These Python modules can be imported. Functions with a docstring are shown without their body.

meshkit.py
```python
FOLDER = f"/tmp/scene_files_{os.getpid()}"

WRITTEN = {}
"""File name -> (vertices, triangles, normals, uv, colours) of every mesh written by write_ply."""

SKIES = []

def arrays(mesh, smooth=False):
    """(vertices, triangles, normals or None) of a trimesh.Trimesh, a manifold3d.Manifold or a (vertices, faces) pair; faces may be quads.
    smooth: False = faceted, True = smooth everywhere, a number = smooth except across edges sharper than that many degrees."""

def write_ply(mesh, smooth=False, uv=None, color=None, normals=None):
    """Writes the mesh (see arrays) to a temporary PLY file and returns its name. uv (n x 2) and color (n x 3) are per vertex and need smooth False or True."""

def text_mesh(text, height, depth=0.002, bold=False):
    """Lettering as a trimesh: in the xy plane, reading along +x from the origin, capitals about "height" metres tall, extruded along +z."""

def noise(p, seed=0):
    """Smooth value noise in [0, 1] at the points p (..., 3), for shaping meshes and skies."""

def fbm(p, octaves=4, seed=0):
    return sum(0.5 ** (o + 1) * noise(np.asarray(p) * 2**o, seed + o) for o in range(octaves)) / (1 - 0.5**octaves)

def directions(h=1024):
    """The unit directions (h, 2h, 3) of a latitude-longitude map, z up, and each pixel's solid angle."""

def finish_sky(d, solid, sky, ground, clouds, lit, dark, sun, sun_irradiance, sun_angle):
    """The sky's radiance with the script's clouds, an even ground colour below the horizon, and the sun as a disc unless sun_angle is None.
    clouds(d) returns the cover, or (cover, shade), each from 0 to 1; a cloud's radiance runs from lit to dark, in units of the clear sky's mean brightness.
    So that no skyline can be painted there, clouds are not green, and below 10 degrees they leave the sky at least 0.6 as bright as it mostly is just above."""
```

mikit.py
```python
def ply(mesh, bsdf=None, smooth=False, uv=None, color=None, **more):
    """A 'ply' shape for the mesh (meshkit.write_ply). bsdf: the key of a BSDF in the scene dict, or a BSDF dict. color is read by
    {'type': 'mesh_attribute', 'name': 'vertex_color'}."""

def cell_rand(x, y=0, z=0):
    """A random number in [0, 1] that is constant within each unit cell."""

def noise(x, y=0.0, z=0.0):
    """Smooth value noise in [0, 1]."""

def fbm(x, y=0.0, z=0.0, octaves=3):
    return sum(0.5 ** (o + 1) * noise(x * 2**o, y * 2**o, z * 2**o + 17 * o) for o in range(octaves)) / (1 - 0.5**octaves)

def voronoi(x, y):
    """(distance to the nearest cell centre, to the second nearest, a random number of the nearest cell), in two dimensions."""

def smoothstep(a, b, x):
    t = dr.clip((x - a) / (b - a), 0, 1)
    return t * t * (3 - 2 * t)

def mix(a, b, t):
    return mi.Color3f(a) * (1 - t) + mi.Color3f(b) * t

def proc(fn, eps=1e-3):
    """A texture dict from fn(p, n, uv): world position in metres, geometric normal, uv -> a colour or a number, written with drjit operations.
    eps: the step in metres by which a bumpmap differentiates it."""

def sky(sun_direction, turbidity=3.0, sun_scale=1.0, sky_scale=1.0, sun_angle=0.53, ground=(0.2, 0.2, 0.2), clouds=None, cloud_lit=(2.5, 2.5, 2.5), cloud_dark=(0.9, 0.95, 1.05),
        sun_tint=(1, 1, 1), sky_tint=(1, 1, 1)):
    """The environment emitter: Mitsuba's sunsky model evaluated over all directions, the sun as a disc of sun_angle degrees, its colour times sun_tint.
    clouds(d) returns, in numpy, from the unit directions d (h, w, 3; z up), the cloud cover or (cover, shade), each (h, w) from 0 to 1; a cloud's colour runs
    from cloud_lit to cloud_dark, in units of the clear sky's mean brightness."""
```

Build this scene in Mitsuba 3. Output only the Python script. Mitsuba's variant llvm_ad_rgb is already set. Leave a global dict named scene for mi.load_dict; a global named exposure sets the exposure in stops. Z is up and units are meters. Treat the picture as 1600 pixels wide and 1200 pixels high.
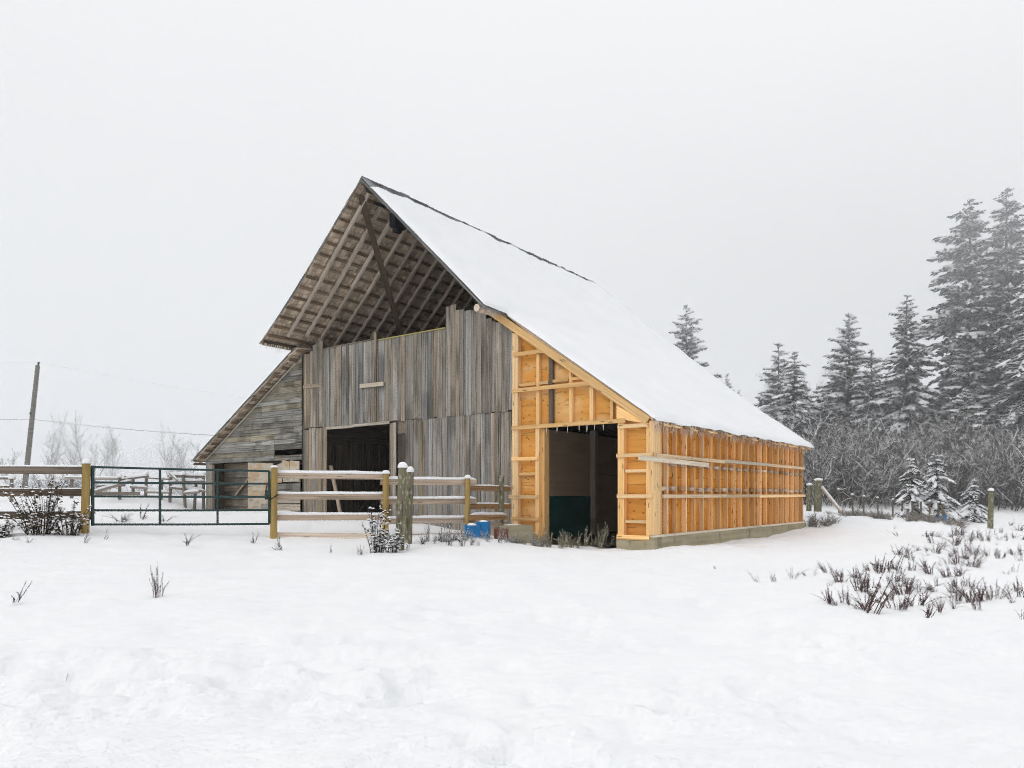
import math, random
import numpy as np, trimesh, drjit as dr, mitsuba as mi
import mikit, meshkit
from scipy.interpolate import RBFInterpolator
from mikit import proc, noise, fbm, voronoi, cell_rand, smoothstep, mix

T = mi.ScalarTransform4f
scene, labels = {}, {}
# ------------------------------------------------------------------ camera, sky, exposure
EYE = 1.6
exposure = 2.26
scene['camera'] = {
    'type': 'perspective', 'fov': math.degrees(2 * math.atan(800 / 1180)), 'fov_axis': 'x',
    'to_world': T().look_at(origin=[0, 0, EYE], target=[0, 10, EYE], up=[0, 0, 1]),
    'principal_point_offset_y': -174 / 1200, 'near_clip': 0.1, 'far_clip': 5000.0,
    'medium': {'type': 'ref', 'id': 'cold_air'}}


def overcast(d):
    z = np.clip(d[..., 2], 0, 1)
    n = meshkit.fbm(np.stack([d[..., 0] * 2, d[..., 1] * 2, d[..., 2] * 4], -1), 3, 5) - 0.5
    return np.ones_like(z), np.clip((1 - z) ** 2.2 + 0.16 * n, 0, 1)      # brighter overhead than at the horizon


scene['sky'] = mikit.sky([-0.62, -0.42, 0.62], turbidity=3, sun_scale=0.12, sun_angle=24, sun_tint=(.82, .96, 1.22), ground=(.8, .8, .8),
                         clouds=overcast, cloud_lit=(1.74, 1.755, 1.785), cloud_dark=(1.08, 1.115, 1.15))

# ------------------------------------------------------------------ small helpers
SER = {}


def numbered(key):
    n = SER.get(key, 0)
    SER[key] = n + 1
    return key if n == 0 else f'{key}_{n:03d}'


def add(key, mesh, bsdf, smooth=False, uv=None, exact=False):
    key = key if exact else numbered(key)
    scene[key] = mikit.ply(mesh, bsdf, smooth=smooth, uv=uv)
    return key


def put(key, d, m):
    key = numbered(key)
    scene[key] = {**d, 'to_world': m}
    return key


def tag(key, label=None, category=None, group=None, kind=None):
    e = {}
    if label: e['label'] = label
    if category: e['category'] = category
    if group: e['group'] = group
    if kind: e['kind'] = kind
    labels[key] = e
    return key


def unit(v):
    v = np.asarray(v, float)
    return v / max(np.linalg.norm(v), 1e-9)


FACES = [(0, 1, 3, 2), (4, 6, 7, 5), (0, 4, 5, 1), (2, 3, 7, 6), (0, 2, 6, 4), (1, 5, 7, 3)]
BID = [0]


def hexa(P, bid=None):
    """A plank from its 8 corners P[along][across][through]; uv = metres along, board number * 10 + metres across."""
    P = np.asarray(P, float).reshape(8, 3)
    if bid is None:
        BID[0] += 1
        bid = BID[0] * 37 % 89
    L = np.linalg.norm(P[4] - P[0])
    Wd, Th = np.linalg.norm(P[2] - P[0]), np.linalg.norm(P[1] - P[0])
    off = (bid * 7.31) % 50
    uvc = np.array([[off + (k >> 2) * L, 0] for k in range(8)])
    det = np.dot(np.cross(P[4] - P[0], P[2] - P[0]), P[1] - P[0])
    V, F, UV = [], [], []
    for fi, q in enumerate(FACES):
        b = len(V)
        for k in q:
            V.append(P[k])
            a, t = (k >> 1) & 1, k & 1
            if fi >= 4:
                uvw = 1.0 + a * Wd + t * Th if fi == 4 else 2.0 + a * Wd + t * Th
            elif fi in (0, 1):
                uvw = 0
            else:
                uvw = 0
            across = a * Wd if fi in (4, 5) else (t * Th + 1.7 if fi in (2, 3) else a * Wd)
            if fi in (0, 1):
                UV.append([off + t * Th, bid * 10 + 5 + across])
            else:
                UV.append([uvc[k][0], bid * 10 + 5 + across])
        F += [[b, b + 1, b + 2], [b, b + 2, b + 3]] if det > 0 else [[b, b + 2, b + 1], [b, b + 3, b + 2]]
    return np.array(V), np.array(F), np.array(UV)


def plank(p0, p1, wdir, w, tdir, t, bid=None, cut0=0.0, cut1=0.0):
    """Box between the end centres p0 and p1, w wide (centred), t thick (from the line along tdir); cut0/1 slant the ends."""
    p0, p1, wdir, tdir = (np.asarray(x, float) for x in (p0, p1, wdir, tdir))
    wdir, tdir, l = unit(wdir), unit(tdir), unit(p1 - p0)
    P = np.zeros((2, 2, 2, 3))
    for i, (p, c) in enumerate(((p0, cut0), (p1, cut1))):
        for j in (0, 1):
            for k in (0, 1):
                P[i, j, k] = p + wdir * w * (j - .5) + tdir * t * k + l * c * (j - .5)
    return hexa(P, bid)


def add_plank(key, bsdf, *a, **k):
    v, f, uv = plank(*a, **k)
    return add(key, (v, f), bsdf, uv=uv)


def join(parts):
    V, F, U, n = [], [], [], 0
    for p in parts:
        V.append(p[0]); F.append(np.asarray(p[1]) + n); n += len(p[0])
        if len(p) > 2: U.append(p[2])
    return (np.vstack(V), np.vstack(F)) + ((np.vstack(U),) if U else ())


def tube(pts, rad, sides=6, cap=True):
    p = np.asarray(pts, float)
    r = np.broadcast_to(np.asarray(rad, float), (len(p),))
    t = np.gradient(p, axis=0)
    t /= np.linalg.norm(t, axis=1, keepdims=True) + 1e-12
    ref = np.array([0, 0, 1.0]) if abs(t[:, 2]).mean() < .8 else np.array([1.0, 0, 0])
    a = np.cross(t, ref); a /= np.linalg.norm(a, axis=1, keepdims=True) + 1e-12
    b = np.cross(t, a)
    ang = np.arange(sides) * 2 * np.pi / sides
    v = (p[:, None] + r[:, None, None] * (np.cos(ang)[None, :, None] * a[:, None] + np.sin(ang)[None, :, None] * b[:, None])).reshape(-1, 3)
    i, j = np.meshgrid(np.arange(len(p) - 1), np.arange(sides), indexing='ij')
    q = np.stack([i * sides + j, i * sides + (j + 1) % sides, (i + 1) * sides + (j + 1) % sides, (i + 1) * sides + j], -1).reshape(-1, 4)
    f = np.vstack([q[:, [0, 1, 2]], q[:, [0, 2, 3]]])
    if cap:
        n = len(v)
        v = np.vstack([v, p[:1], p[-1:]])
        k = np.arange(sides)
        f = np.vstack([f, np.stack([k * 0 + n, (k + 1) % sides, k], 1),
                       np.stack([k * 0 + n + 1, k + (len(p) - 1) * sides, (k + 1) % sides + (len(p) - 1) * sides], 1)])
    return v, f


def snow_strip(p0, p1, width, height, seed=0, nseg=None):
    """A rounded roll of settled snow lying along p0-p1 (points on the surface it lies on)."""
    p0, p1 = np.asarray(p0, float), np.asarray(p1, float)
    L = np.linalg.norm(p1 - p0); d = (p1 - p0) / L
    side = unit(np.cross(d, [0, 0, 1]))
    n = nseg or max(6, int(L * 7))
    s = np.linspace(0, 1, n)
    h = height * (.65 + .8 * meshkit.fbm(np.stack([s * L * 2.2, s * 0 + seed * 3.7, s * 0], -1), 3, 2))
    end = np.sqrt(np.clip(np.minimum(s, 1 - s) * L / .06, 0.05, 1))
    h = h * end
    w = width * (.8 + .35 * meshkit.noise(np.stack([s * L * 3, s * 0 + seed * 1.3, s * 0 + 5], -1), 4)) * (.6 + .4 * end)
    a = np.linspace(0, np.pi, 7)
    prof = np.stack([np.cos(a), np.sin(a)], 1)
    v = (p0 + d * (s * L)[:, None])[:, None] + side * (w[:, None] / 2 * prof[:, 0])[..., None] + np.array([0, 0, 1.0]) * (h[:, None] * prof[:, 1] - .004)[..., None]
    m = len(a)
    i, j = np.meshgrid(np.arange(n - 1), np.arange(m - 1), indexing='ij')
    q = np.stack([i * m + j, (i + 1) * m + j, (i + 1) * m + j + 1, i * m + j + 1], -1).reshape(-1, 4)
    return v.reshape(-1, 3), np.vstack([q[:, [0, 1, 2]], q[:, [0, 2, 3]]])


def snow_cap(c, r, h, seed=0):
    """A mound of snow on a post top."""
    a = np.linspace(0, 2 * np.pi, 12, endpoint=False)
    rings = [(1.06, -.02), (1.14, .2), (1.0, .55), (.68, .85), (.3, .98)]
    rs = np.random.RandomState(seed)
    wob = 1 + .08 * np.sin(a * 2 + rs.rand() * 6) + .05 * np.sin(a * 3 + rs.rand() * 6)
    v = [np.stack([c[0] + r * k * wob * np.cos(a), c[1] + r * k * wob * np.sin(a), np.full(12, c[2] + h * z)], 1) for k, z in rings]
    v = np.vstack(v + [[[c[0], c[1], c[2] + h]]])
    f = []
    for i in range(len(rings) - 1):
        for j in range(12):
            p, q, k, l = i * 12 + j, i * 12 + (j + 1) % 12, (i + 1) * 12 + j, (i + 1) * 12 + (j + 1) % 12
            f += [[p, q, l], [p, l, k]]
    top = len(v) - 1
    f += [[48 + j, 48 + (j + 1) % 12, top] for j in range(12)]
    return v, np.array(f)


# ------------------------------------------------------------------ materials
def two(b):
    return {'type': 'twosided', 'b': b}


def diffuse(t):
    return two({'type': 'diffuse', 'reflectance': t if isinstance(t, dict) else {'type': 'rgb', 'value': list(t)}})


def snow_tex(p, n, uv):
    k = fbm(p.x * 1.3, p.y * 1.3, p.z * 1.3, 3)
    return mix((.85, .865, .885), (.91, .915, .925), k)


def snow_bump(p, n, uv):
    return 0.6 * fbm(p.x * 9, p.y * 9, p.z * 9, 3) + 0.4 * noise(p.x * 55, p.y * 55, p.z * 55)


scene['snow_mat'] = two({'type': 'bumpmap', 'scale': 0.032, 'arbitrary': proc(snow_bump, 4e-3), 'bsdf': {'type': 'diffuse', 'reflectance': proc(snow_tex)}})
scene['frost_mat'] = diffuse((.86, .87, .885))


def wood(c0, c1, c2, streak=0.75, crack=0.5, knots=0.35, stain=0.0):
    def fn(p, n, uv):
        bid = dr.floor(uv.y / 10)
        w = uv.y - bid * 10
        r, r2, r3 = cell_rand(bid, 1), cell_rand(bid, 2), cell_rand(bid, 3)
        g = fbm(uv.x * 0.9 + bid * 3.1, w * 38, bid, 3)
        g2 = noise(uv.x * 0.35 + bid, w * 7, bid * 2.0)
        base = mix(mix(c0, c1, r), c2, smoothstep(.45, .95, r2) * .75 + .35 * g2 - .15)
        v = (1 - streak * .5) + streak * g
        v *= 1 - crack * smoothstep(.70, .80, noise(uv.x * .8 + bid * 5.3, w * 95, bid))
        d1, d2, wh = voronoi(uv.x * 1.6 + bid * 2.7, w * 9)
        v *= 1 - knots * (1 - smoothstep(.07, .15, d1)) * smoothstep(.6, .7, wh)
        v *= .78 + .44 * r3
        v *= 1 - stain * smoothstep(.48, .72, fbm(p.x * 1.7 + bid * .3, p.y * 1.7, p.z * .55, 4))
        return mix(base, mi.Color3f(c2) * .8, stain * smoothstep(.55, .8, fbm(p.x * 1.1 + 40, p.y * 1.1, p.z * .7, 3))) * v
    return fn


scene['old_wood'] = diffuse(proc(wood((.255, .23, .20), (.35, .325, .295), (.33, .265, .19), .8, .6, .35, .42)))
scene['old_wood_grey'] = diffuse(proc(wood((.255, .245, .23), (.35, .34, .325), (.31, .27, .215), .75, .55, .35, .42)))
scene['siding_wood'] = diffuse(proc(wood((.25, .245, .225), (.36, .35, .325), (.33, .29, .20), .9, .6, .35, .45)))
scene['shake_wood'] = diffuse(proc(wood((.55, .44, .33), (.72, .60, .47), (.74, .62, .49), .9, .4, .1)))
scene['rafter_wood'] = diffuse(proc(wood((.60, .51, .43), (.70, .62, .53), (.66, .56, .46), .5, .3)))
scene['strip_wood'] = diffuse(proc(wood((.20, .145, .10), (.30, .225, .16), (.26, .2, .14), .7, .4)))
scene['rust_wood'] = diffuse(proc(wood((.20, .115, .075), (.30, .20, .14), (.24, .20, .16), .9, .5)))
scene['grey_pole'] = diffuse(proc(wood((.17, .165, .155), (.22, .215, .20), (.2, .19, .17), .6, .4)))
scene['post_wood'] = diffuse((.13, .115, .09))
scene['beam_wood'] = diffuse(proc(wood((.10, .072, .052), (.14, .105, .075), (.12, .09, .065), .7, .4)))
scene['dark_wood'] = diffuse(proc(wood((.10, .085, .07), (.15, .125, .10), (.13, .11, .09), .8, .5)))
scene['pink_wood'] = diffuse(proc(wood((.40, .345, .29), (.50, .43, .37), (.43, .40, .33), .7, .4)))
scene['new_wood'] = diffuse(proc(wood((.75, .445, .18), (.86, .55, .25), (.84, .62, .37), .45, .2, .7)))
scene['rail_wood'] = diffuse(proc(wood((.46, .365, .29), (.57, .475, .39), (.46, .36, .27), .7, .4, .5)))
scene['brown_rail_wood'] = diffuse(proc(wood((.15, .12, .095), (.20, .165, .135), (.17, .13, .10), .7, .4, .3)))
scene['tan_rail_wood'] = diffuse(proc(wood((.36, .22, .11), (.42, .27, .15), (.37, .25, .16), .7, .4, .5)))
scene['girt_wood'] = diffuse(proc(wood((.58, .43, .26), (.72, .55, .36), (.55, .43, .30), .5, .25, .4)))
scene['pale_wood'] = diffuse(proc(wood((.62, .55, .43), (.68, .62, .52), (.60, .50, .38), .4, .2, .3)))


def sheath_tex(p, n, uv):
    bid = dr.floor(uv.y / 10)
    w = uv.y - bid * 10
    r = cell_rand(bid, 4)
    g = fbm(uv.x * 1.1 + bid, w * 14, bid, 4)
    c = mix((.55, .205, .030), (.68, .305, .062), g)
    c = mix(c, (.45, .145, .02), r * .6)
    d1, d2, wh = voronoi(uv.x * 3.1 + bid * 1.7, w * 5.5)
    k = (1 - smoothstep(.05, .13, d1)) * smoothstep(.35, .5, wh)
    k2 = smoothstep(.66, .78, fbm(uv.x * 2.2 + bid * 9, w * 26, bid, 3)) * .35
    sx, sw = uv.x - dr.floor(uv.x / 1.9) * 1.9, w - .36
    ink = smoothstep(.5, .54, noise(uv.x * 34, w * 24, bid)) * smoothstep(.38, .42, sx) * (1 - smoothstep(.78, .82, sx)) * smoothstep(.02, .03, sw) * (1 - smoothstep(.075, .085, sw)) * smoothstep(.45, .5, cell_rand(bid, 9))
    pale = smoothstep(.5, .7, fbm(p.x * .9 + bid, p.y * .9, p.z * 1.3, 3))
    c = mix(c, (.72, .44, .18), pale * .45)
    return c * (1 - .65 * k) * (1 - k2) * (1 - .6 * ink)


scene['sheathing_mat'] = diffuse(proc(sheath_tex))
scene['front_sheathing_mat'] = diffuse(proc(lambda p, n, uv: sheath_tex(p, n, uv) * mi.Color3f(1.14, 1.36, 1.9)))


def concrete_tex(p, n, uv):
    g = fbm(p.x * 2.3, p.y * 2.3, p.z * 5, 4)
    s = noise(p.x * .8, p.y * .8, p.z * 14)
    c = mix((.31, .27, .175), (.46, .41, .29), g)
    return c * (.8 + .3 * s) * (1 - .35 * smoothstep(.62, .8, fbm(p.x * 6, p.y * 6, p.z * 2, 3)))


scene['concrete_mat'] = diffuse(proc(concrete_tex))


def ply_tex(p, n, uv):
    g = fbm(p.x * 1.5, p.y * 1.5, p.z * 9, 3)
    return mix((.46, .335, .22), (.60, .46, .32), g)


scene['plywood_mat'] = diffuse(proc(ply_tex))


def oldply_tex(p, n, uv):
    g = fbm(p.x * 3.1, p.y * 3.1, p.z * 5.5, 4)
    k = smoothstep(.5, .62, fbm(p.x * 2.1 + 9, p.y * 2.1, p.z * 3.0, 3))
    c = mix((.40, .355, .285), (.60, .54, .44), g)
    return mix(c, (.46, .29, .16), k * .6) * (1 - .3 * smoothstep(.55, .75, fbm(p.x * 5, p.y * 5, p.z * 12, 3)))


scene['old_plywood_mat'] = diffuse(proc(oldply_tex))


def green_tex(p, n, uv):
    g = fbm(p.x * 3, p.y * 3, p.z * 3, 3)
    return mix((.010, .075, .065), (.025, .12, .10), g)


scene['green_paint'] = diffuse(proc(green_tex))


def gate_tex(p, n, uv):
    return mix((.007, .028, .028), (.016, .05, .047), fbm(p.x * 5, p.y * 5, p.z * 5, 3))


scene['gate_paint'] = two({'type': 'principled', 'base_color': proc(gate_tex), 'roughness': .45, 'specular': .4})


def treated_tex(p, n, uv):
    g = fbm(p.x * 30, p.y * 30, p.z * 1.8, 3)
    m = fbm(p.x * 4, p.y * 4, p.z * 2.5, 3)
    return mix((.26, .17, .06), (.46, .33, .13), g) * (.75 + .5 * m)


scene['treated_post'] = diffuse(proc(treated_tex))


def mossy_tex(p, n, uv):
    g = fbm(p.x * 28, p.y * 28, p.z * 2.0, 3)
    m = fbm(p.x * 9, p.y * 9, p.z * 4, 3)
    k = smoothstep(.56, .66, fbm(p.x * 22 + 3, p.y * 22, p.z * 9, 3))
    c = mix((.11, .10, .07), (.24, .215, .15), g)
    c = mix(c, (.17, .18, .085), smoothstep(.4, .65, m) * .6)
    return mix(c, (.50, .49, .42), k * .5) * (1 - .5 * smoothstep(.68, .78, noise(p.x * 60, p.y * 60, p.z * 3)))


scene['mossy_post'] = diffuse(proc(mossy_tex))


def bark_tex(p, n, uv):
    g = fbm(p.x * 8, p.y * 8, p.z * 2, 3)
    return mix((.045, .038, .032), (.12, .105, .09), g)


scene['bark'] = diffuse(proc(bark_tex))


def needle_tex(p, n, uv):
    g = noise(p.x * 2.1, p.y * 2.1, p.z * 2.1)
    h = noise(p.x * 11, p.y * 11, p.z * 11)
    c = mix((.022, .030, .026), (.060, .067, .060), g) * (.6 + .8 * h)
    return mix(c, (.40, .41, .42), .8 * smoothstep(.38, .70, fbm(p.x * 3.7, p.y * 3.7, p.z * 3.7, 3)))


scene['needles'] = diffuse(proc(needle_tex))
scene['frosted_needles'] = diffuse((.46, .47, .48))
scene['twig'] = diffuse((.10, .092, .085))
scene['pale_twig'] = diffuse((.28, .265, .25))
scene['corral_wood'] = diffuse(proc(wood((.24, .215, .19), (.32, .29, .26), (.28, .24, .2), .7, .4)))


def weed_tex(p, n, uv):
    g = noise(p.x * 25, p.y * 25, p.z * 25)
    h = cell_rand(p.x * .7, p.y * .7)
    return mix(mix((.055, .032, .032), (.12, .068, .066), g), (.085, .07, .06), h * .6)


scene['weed_stem'] = diffuse(proc(weed_tex))
scene['dark_weed_mat'] = diffuse((.04, .033, .028))
scene['bush_leaf'] = diffuse(proc(lambda p, n, uv: mix((.045, .035, .025), (.16, .115, .07), noise(p.x * 12, p.y * 12, p.z * 12))))
scene['dry_grass_mat'] = diffuse(proc(lambda p, n, uv: mix((.17, .165, .11), (.36, .335, .23), noise(p.x * 14, p.y * 14, p.z * 5))))
scene['grey_brush'] = diffuse((.20, .175, .15))
scene['blue_plastic'] = two({'type': 'principled', 'base_color': {'type': 'rgb', 'value': [.004, .15, .38]}, 'roughness': .45, 'specular': .4})
scene['rust'] = diffuse((.22, .10, .065))
scene['black_steel'] = diffuse((.03, .032, .035))
scene['wire_mat'] = diffuse((.20, .20, .21))
scene['ice'] = {'type': 'twosided', 'b': {'type': 'principled', 'base_color': {'type': 'rgb', 'value': [.80, .76, .70]}, 'roughness': .25, 'specular': .5}}
scene['straw_ice'] = diffuse((.66, .55, .44))
scene['trim_moss'] = diffuse((.40, .34, .13))
scene['grey_shake'] = diffuse(proc(wood((.16, .165, .17), (.26, .27, .28), (.21, .21, .20), .7, .5)))


def dirt_tex(p, n, uv):
    return mix((.035, .03, .025), (.09, .075, .055), fbm(p.x * 3, p.y * 3, p.z * 3, 4))


scene['dirt_mat'] = diffuse(proc(dirt_tex))

# ------------------------------------------------------------------ ground (heights measured along the fences and walls)
GP = np.array([[-4.58,9.8,.3],[-2.78,15.6,.36],[-5.45,17.3,.63],[-8.96,15.9,.82],[-9.4,15.3,.77],[-2.94,17.6,.59],[-5.21,20.5,1.01],[-11.67,29.3,.81],[-9.43,26.5,.88],[-15.42,26.,1.36],[-16.27,32.,1.57],[-28.6,45.,1.6],[-19.07,45.,1.6],[-1.09,18.4,.6],[0.,20.,.38],[.83,19.7,.28],[2.34,18.4,.26],[2.79,17.8,.3],[3.27,17.7,.34],[5.98,21.4,.31],[10.41,27.3,.44],[18.73,29.5,.28],[16.23,36.,.68],[17.11,30.,.56],[14.58,36.,.81],[25.42,50.,1.43],[33.47,50.,1.26],[4.66,10.,.11],[5.03,9.,.14],[4.81,13.2,.13],[5.93,20.,.31],[9.69,22.,.28],[11.86,20.,.31],[-2.03,15.,.38],[-2.65,12.5,.27],[-6.2,9.5,.3],[-10.17,15.,.76]]
              + [[x, y, 0.] for x in (-8, -4, 0, 4, 8) for y in (-6, 0, 4.4)] + [[-4, 5.27, 0], [4, 5.27, 0]]
              + [[80 * math.sin(math.radians(t)), 80 * math.cos(math.radians(t)), 1.7 if math.cos(math.radians(t)) > .2 else .8] for t in range(-180, 180, 20)]
              + [[-16,27,1.5],[-13.6,27.5,1.5],[-12.9,29.2,1.5],[-14.5,32,1.6],[-14,24,1.22]] + [[2.56,23.6,.3],[-.63,26.02,.5],[-3.82,28.44,.7],[3.98,28.8,.5],[-1.79,34.43,.8],[-6.98,35.86,.9]])
_rbf = RBFInterpolator(GP[:, :2], GP[:, 2], kernel='thin_plate_spline', smoothing=.02)


def gzs(xy):
    xy = np.asarray(xy, float).reshape(-1, 2)
    r = np.linalg.norm(xy, axis=1)
    k = np.clip((r - 60) / 25, 0, 1)
    q = xy * np.minimum(1, 84 / np.maximum(r, 1e-6))[:, None]
    far = np.where(q[:, 1] > 16, 1.7, .8 + .9 * np.clip((q[:, 1] + 10) / 26, 0, 1))
    return _rbf(q) * (1 - k) + far * k


def gz(x, y):
    return float(gzs([[x, y]])[0])


DIPS = [(1.19, 5.6, .11, .10), (1.02, 5.75, .09, .09), (1.10, 5.66, .07, .07), (.8, 6.6, .2, .025), (1.9, 6.2, .16, .03), (-.6, 6.3, .2, .02), (-3.7, 6.5, .22, .03), (-3.3, 6.0, .16, .03), (-2.4, 7.1, .25, .025), (2.9, 7.2, .2, .02),
        (.2, 5.4, .2, .02), (1.4, 7.6, .16, .02), (-1.8, 5.6, .2, .025), (3.4, 5.9, .18, .025), (4.6, 7.3, .22, .03), (4.0, 8.0, .2, .025), (-4.6, 5.9, .2, .03), (2.2, 8.8, .18, .02), (1.9, 9.6, .15, .022), (2.6, 10.6, .16, .022), (2.3, 11.5, .16, .022), (3.0, 12.6, .17, .02), (2.8, 13.6, .17, .02), (3.4, 14.7, .18, .02), (3.3, 15.8, .18, .02), (1.9, 16.4, .2, .025), (1.4, 15.2, .2, .02), (.9, 14.1, .2, .02), (.6, 13.0, .2, .02)]


TRAIL = []
_rt = random.Random(5)
for (xa, ya), (xb, yb), n_ in (((.9, 5.0), (-4.9, 15.6), 22), ((2.6, 4.9), (1.8, 17.4), 24), ((6.5, 8.0), (9.8, 24.0), 24), ((-5.5, 6.2), (.5, 6.0), 12)):
    for q in range(n_):
        t = q / (n_ - 1); off = .16 * (1 if q % 2 else -1)
        TRAIL.append((xa + (xb - xa) * t + off + _rt.uniform(-.12, .12) + .5 * math.sin(t * 5), ya + (yb - ya) * t + _rt.uniform(-.12, .12), _rt.uniform(.12, .17), _rt.uniform(.012, .028)))


def ground_mesh():
    ang = np.radians(np.concatenate([np.arange(-42, 42, .2), np.arange(42, 318, 3.0)]))
    rad = np.concatenate([[.15], np.geomspace(.5, 4, 20), np.geomspace(4.05, 60, 270), np.geomspace(63, 1500, 40)])
    R, A_ = np.meshgrid(rad, ang, indexing='ij')
    X, Y = R * np.sin(A_), R * np.cos(A_)
    xy = np.stack([X, Y], -1).reshape(-1, 2)
    z = gzs(xy)
    q = np.concatenate([xy, xy[:, :1] * 0], 1)
    near = np.clip(1 - (R.ravel() - 15) / 45, .15, 1)
    z += (.12 * (meshkit.fbm(q * .45, 3, 1) - .5) + .07 * (meshkit.fbm(q * 1.5, 3, 8) - .5)) * np.where(R.ravel() < 90, near, 0)
    rip = meshkit.fbm(np.stack([xy[:, 0] * .5 + xy[:, 1] * .25, xy[:, 1] * 1.9 - xy[:, 0] * .7, xy[:, 0] * 0], -1), 3, 21)
    z += .17 * (rip - .5) * np.where(R.ravel() < 60, near, 0)
    z += .016 * (meshkit.fbm(q * 7, 2, 4) - .5) * (R.ravel() < 25)
    rough = np.clip(meshkit.fbm(q * .5, 2, 33) * 3 - 1.2, 0, 1) * np.clip((12 - R.ravel()) / 4, 0, 1)
    z += rough * .24 * (meshkit.fbm(q * 3.4, 3, 14) - .5)
    for x, y, r, d in DIPS + TRAIL:
        d = d * 2.3; r = r * 1.1
        e = ((xy[:, 0] - x) ** 2 + (xy[:, 1] - y) ** 2) / r ** 2
        z += -d * np.exp(-e) + .10 * d * np.exp(-(np.sqrt(e) - 1.6) ** 2 * 3)
    v = np.concatenate([xy, z[:, None]], 1)
    n, m = R.shape
    i, j = np.meshgrid(np.arange(n - 1), np.arange(m), indexing='ij')
    j2 = (j + 1) % m
    f = np.stack([i * m + j, (i + 1) * m + j, (i + 1) * m + j2, i * m + j2], -1).reshape(-1, 4)
    f = np.vstack([f[:, [0, 2, 1]], f[:, [0, 3, 2]]])
    f = np.vstack([f, [[0, k + 1, k] for k in range(1, m - 1)]])
    return v, f


add('ground', ground_mesh(), 'snow_mat', smooth=True)
tag('ground', 'snow covered field with soft drifts and footprints', kind='structure')

# ------------------------------------------------------------------ the barn: its own axes a (along the front, to the left), b (to the rear), z
O = np.array([3.32542, 18.0])
A = np.array([-.79674732, .60431259])
Bx = np.array([.60431259, .79674732])


def W(a, b, z):
    a, b, z = np.broadcast_arrays(np.asarray(a, float), np.asarray(b, float), np.asarray(z, float))
    return np.concatenate([O + a[..., None] * A + b[..., None] * Bx, z[..., None]], -1)


AD, BD, ZD = np.append(A, 0), np.append(Bx, 0), np.array([0, 0, 1.0])


def bar(key, bsdf, q0, q1, wdir, w, tdir, t, **k):
    return add_plank(key, bsdf, W(*q0), W(*q1), wdir, w, tdir, t, **k)


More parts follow.
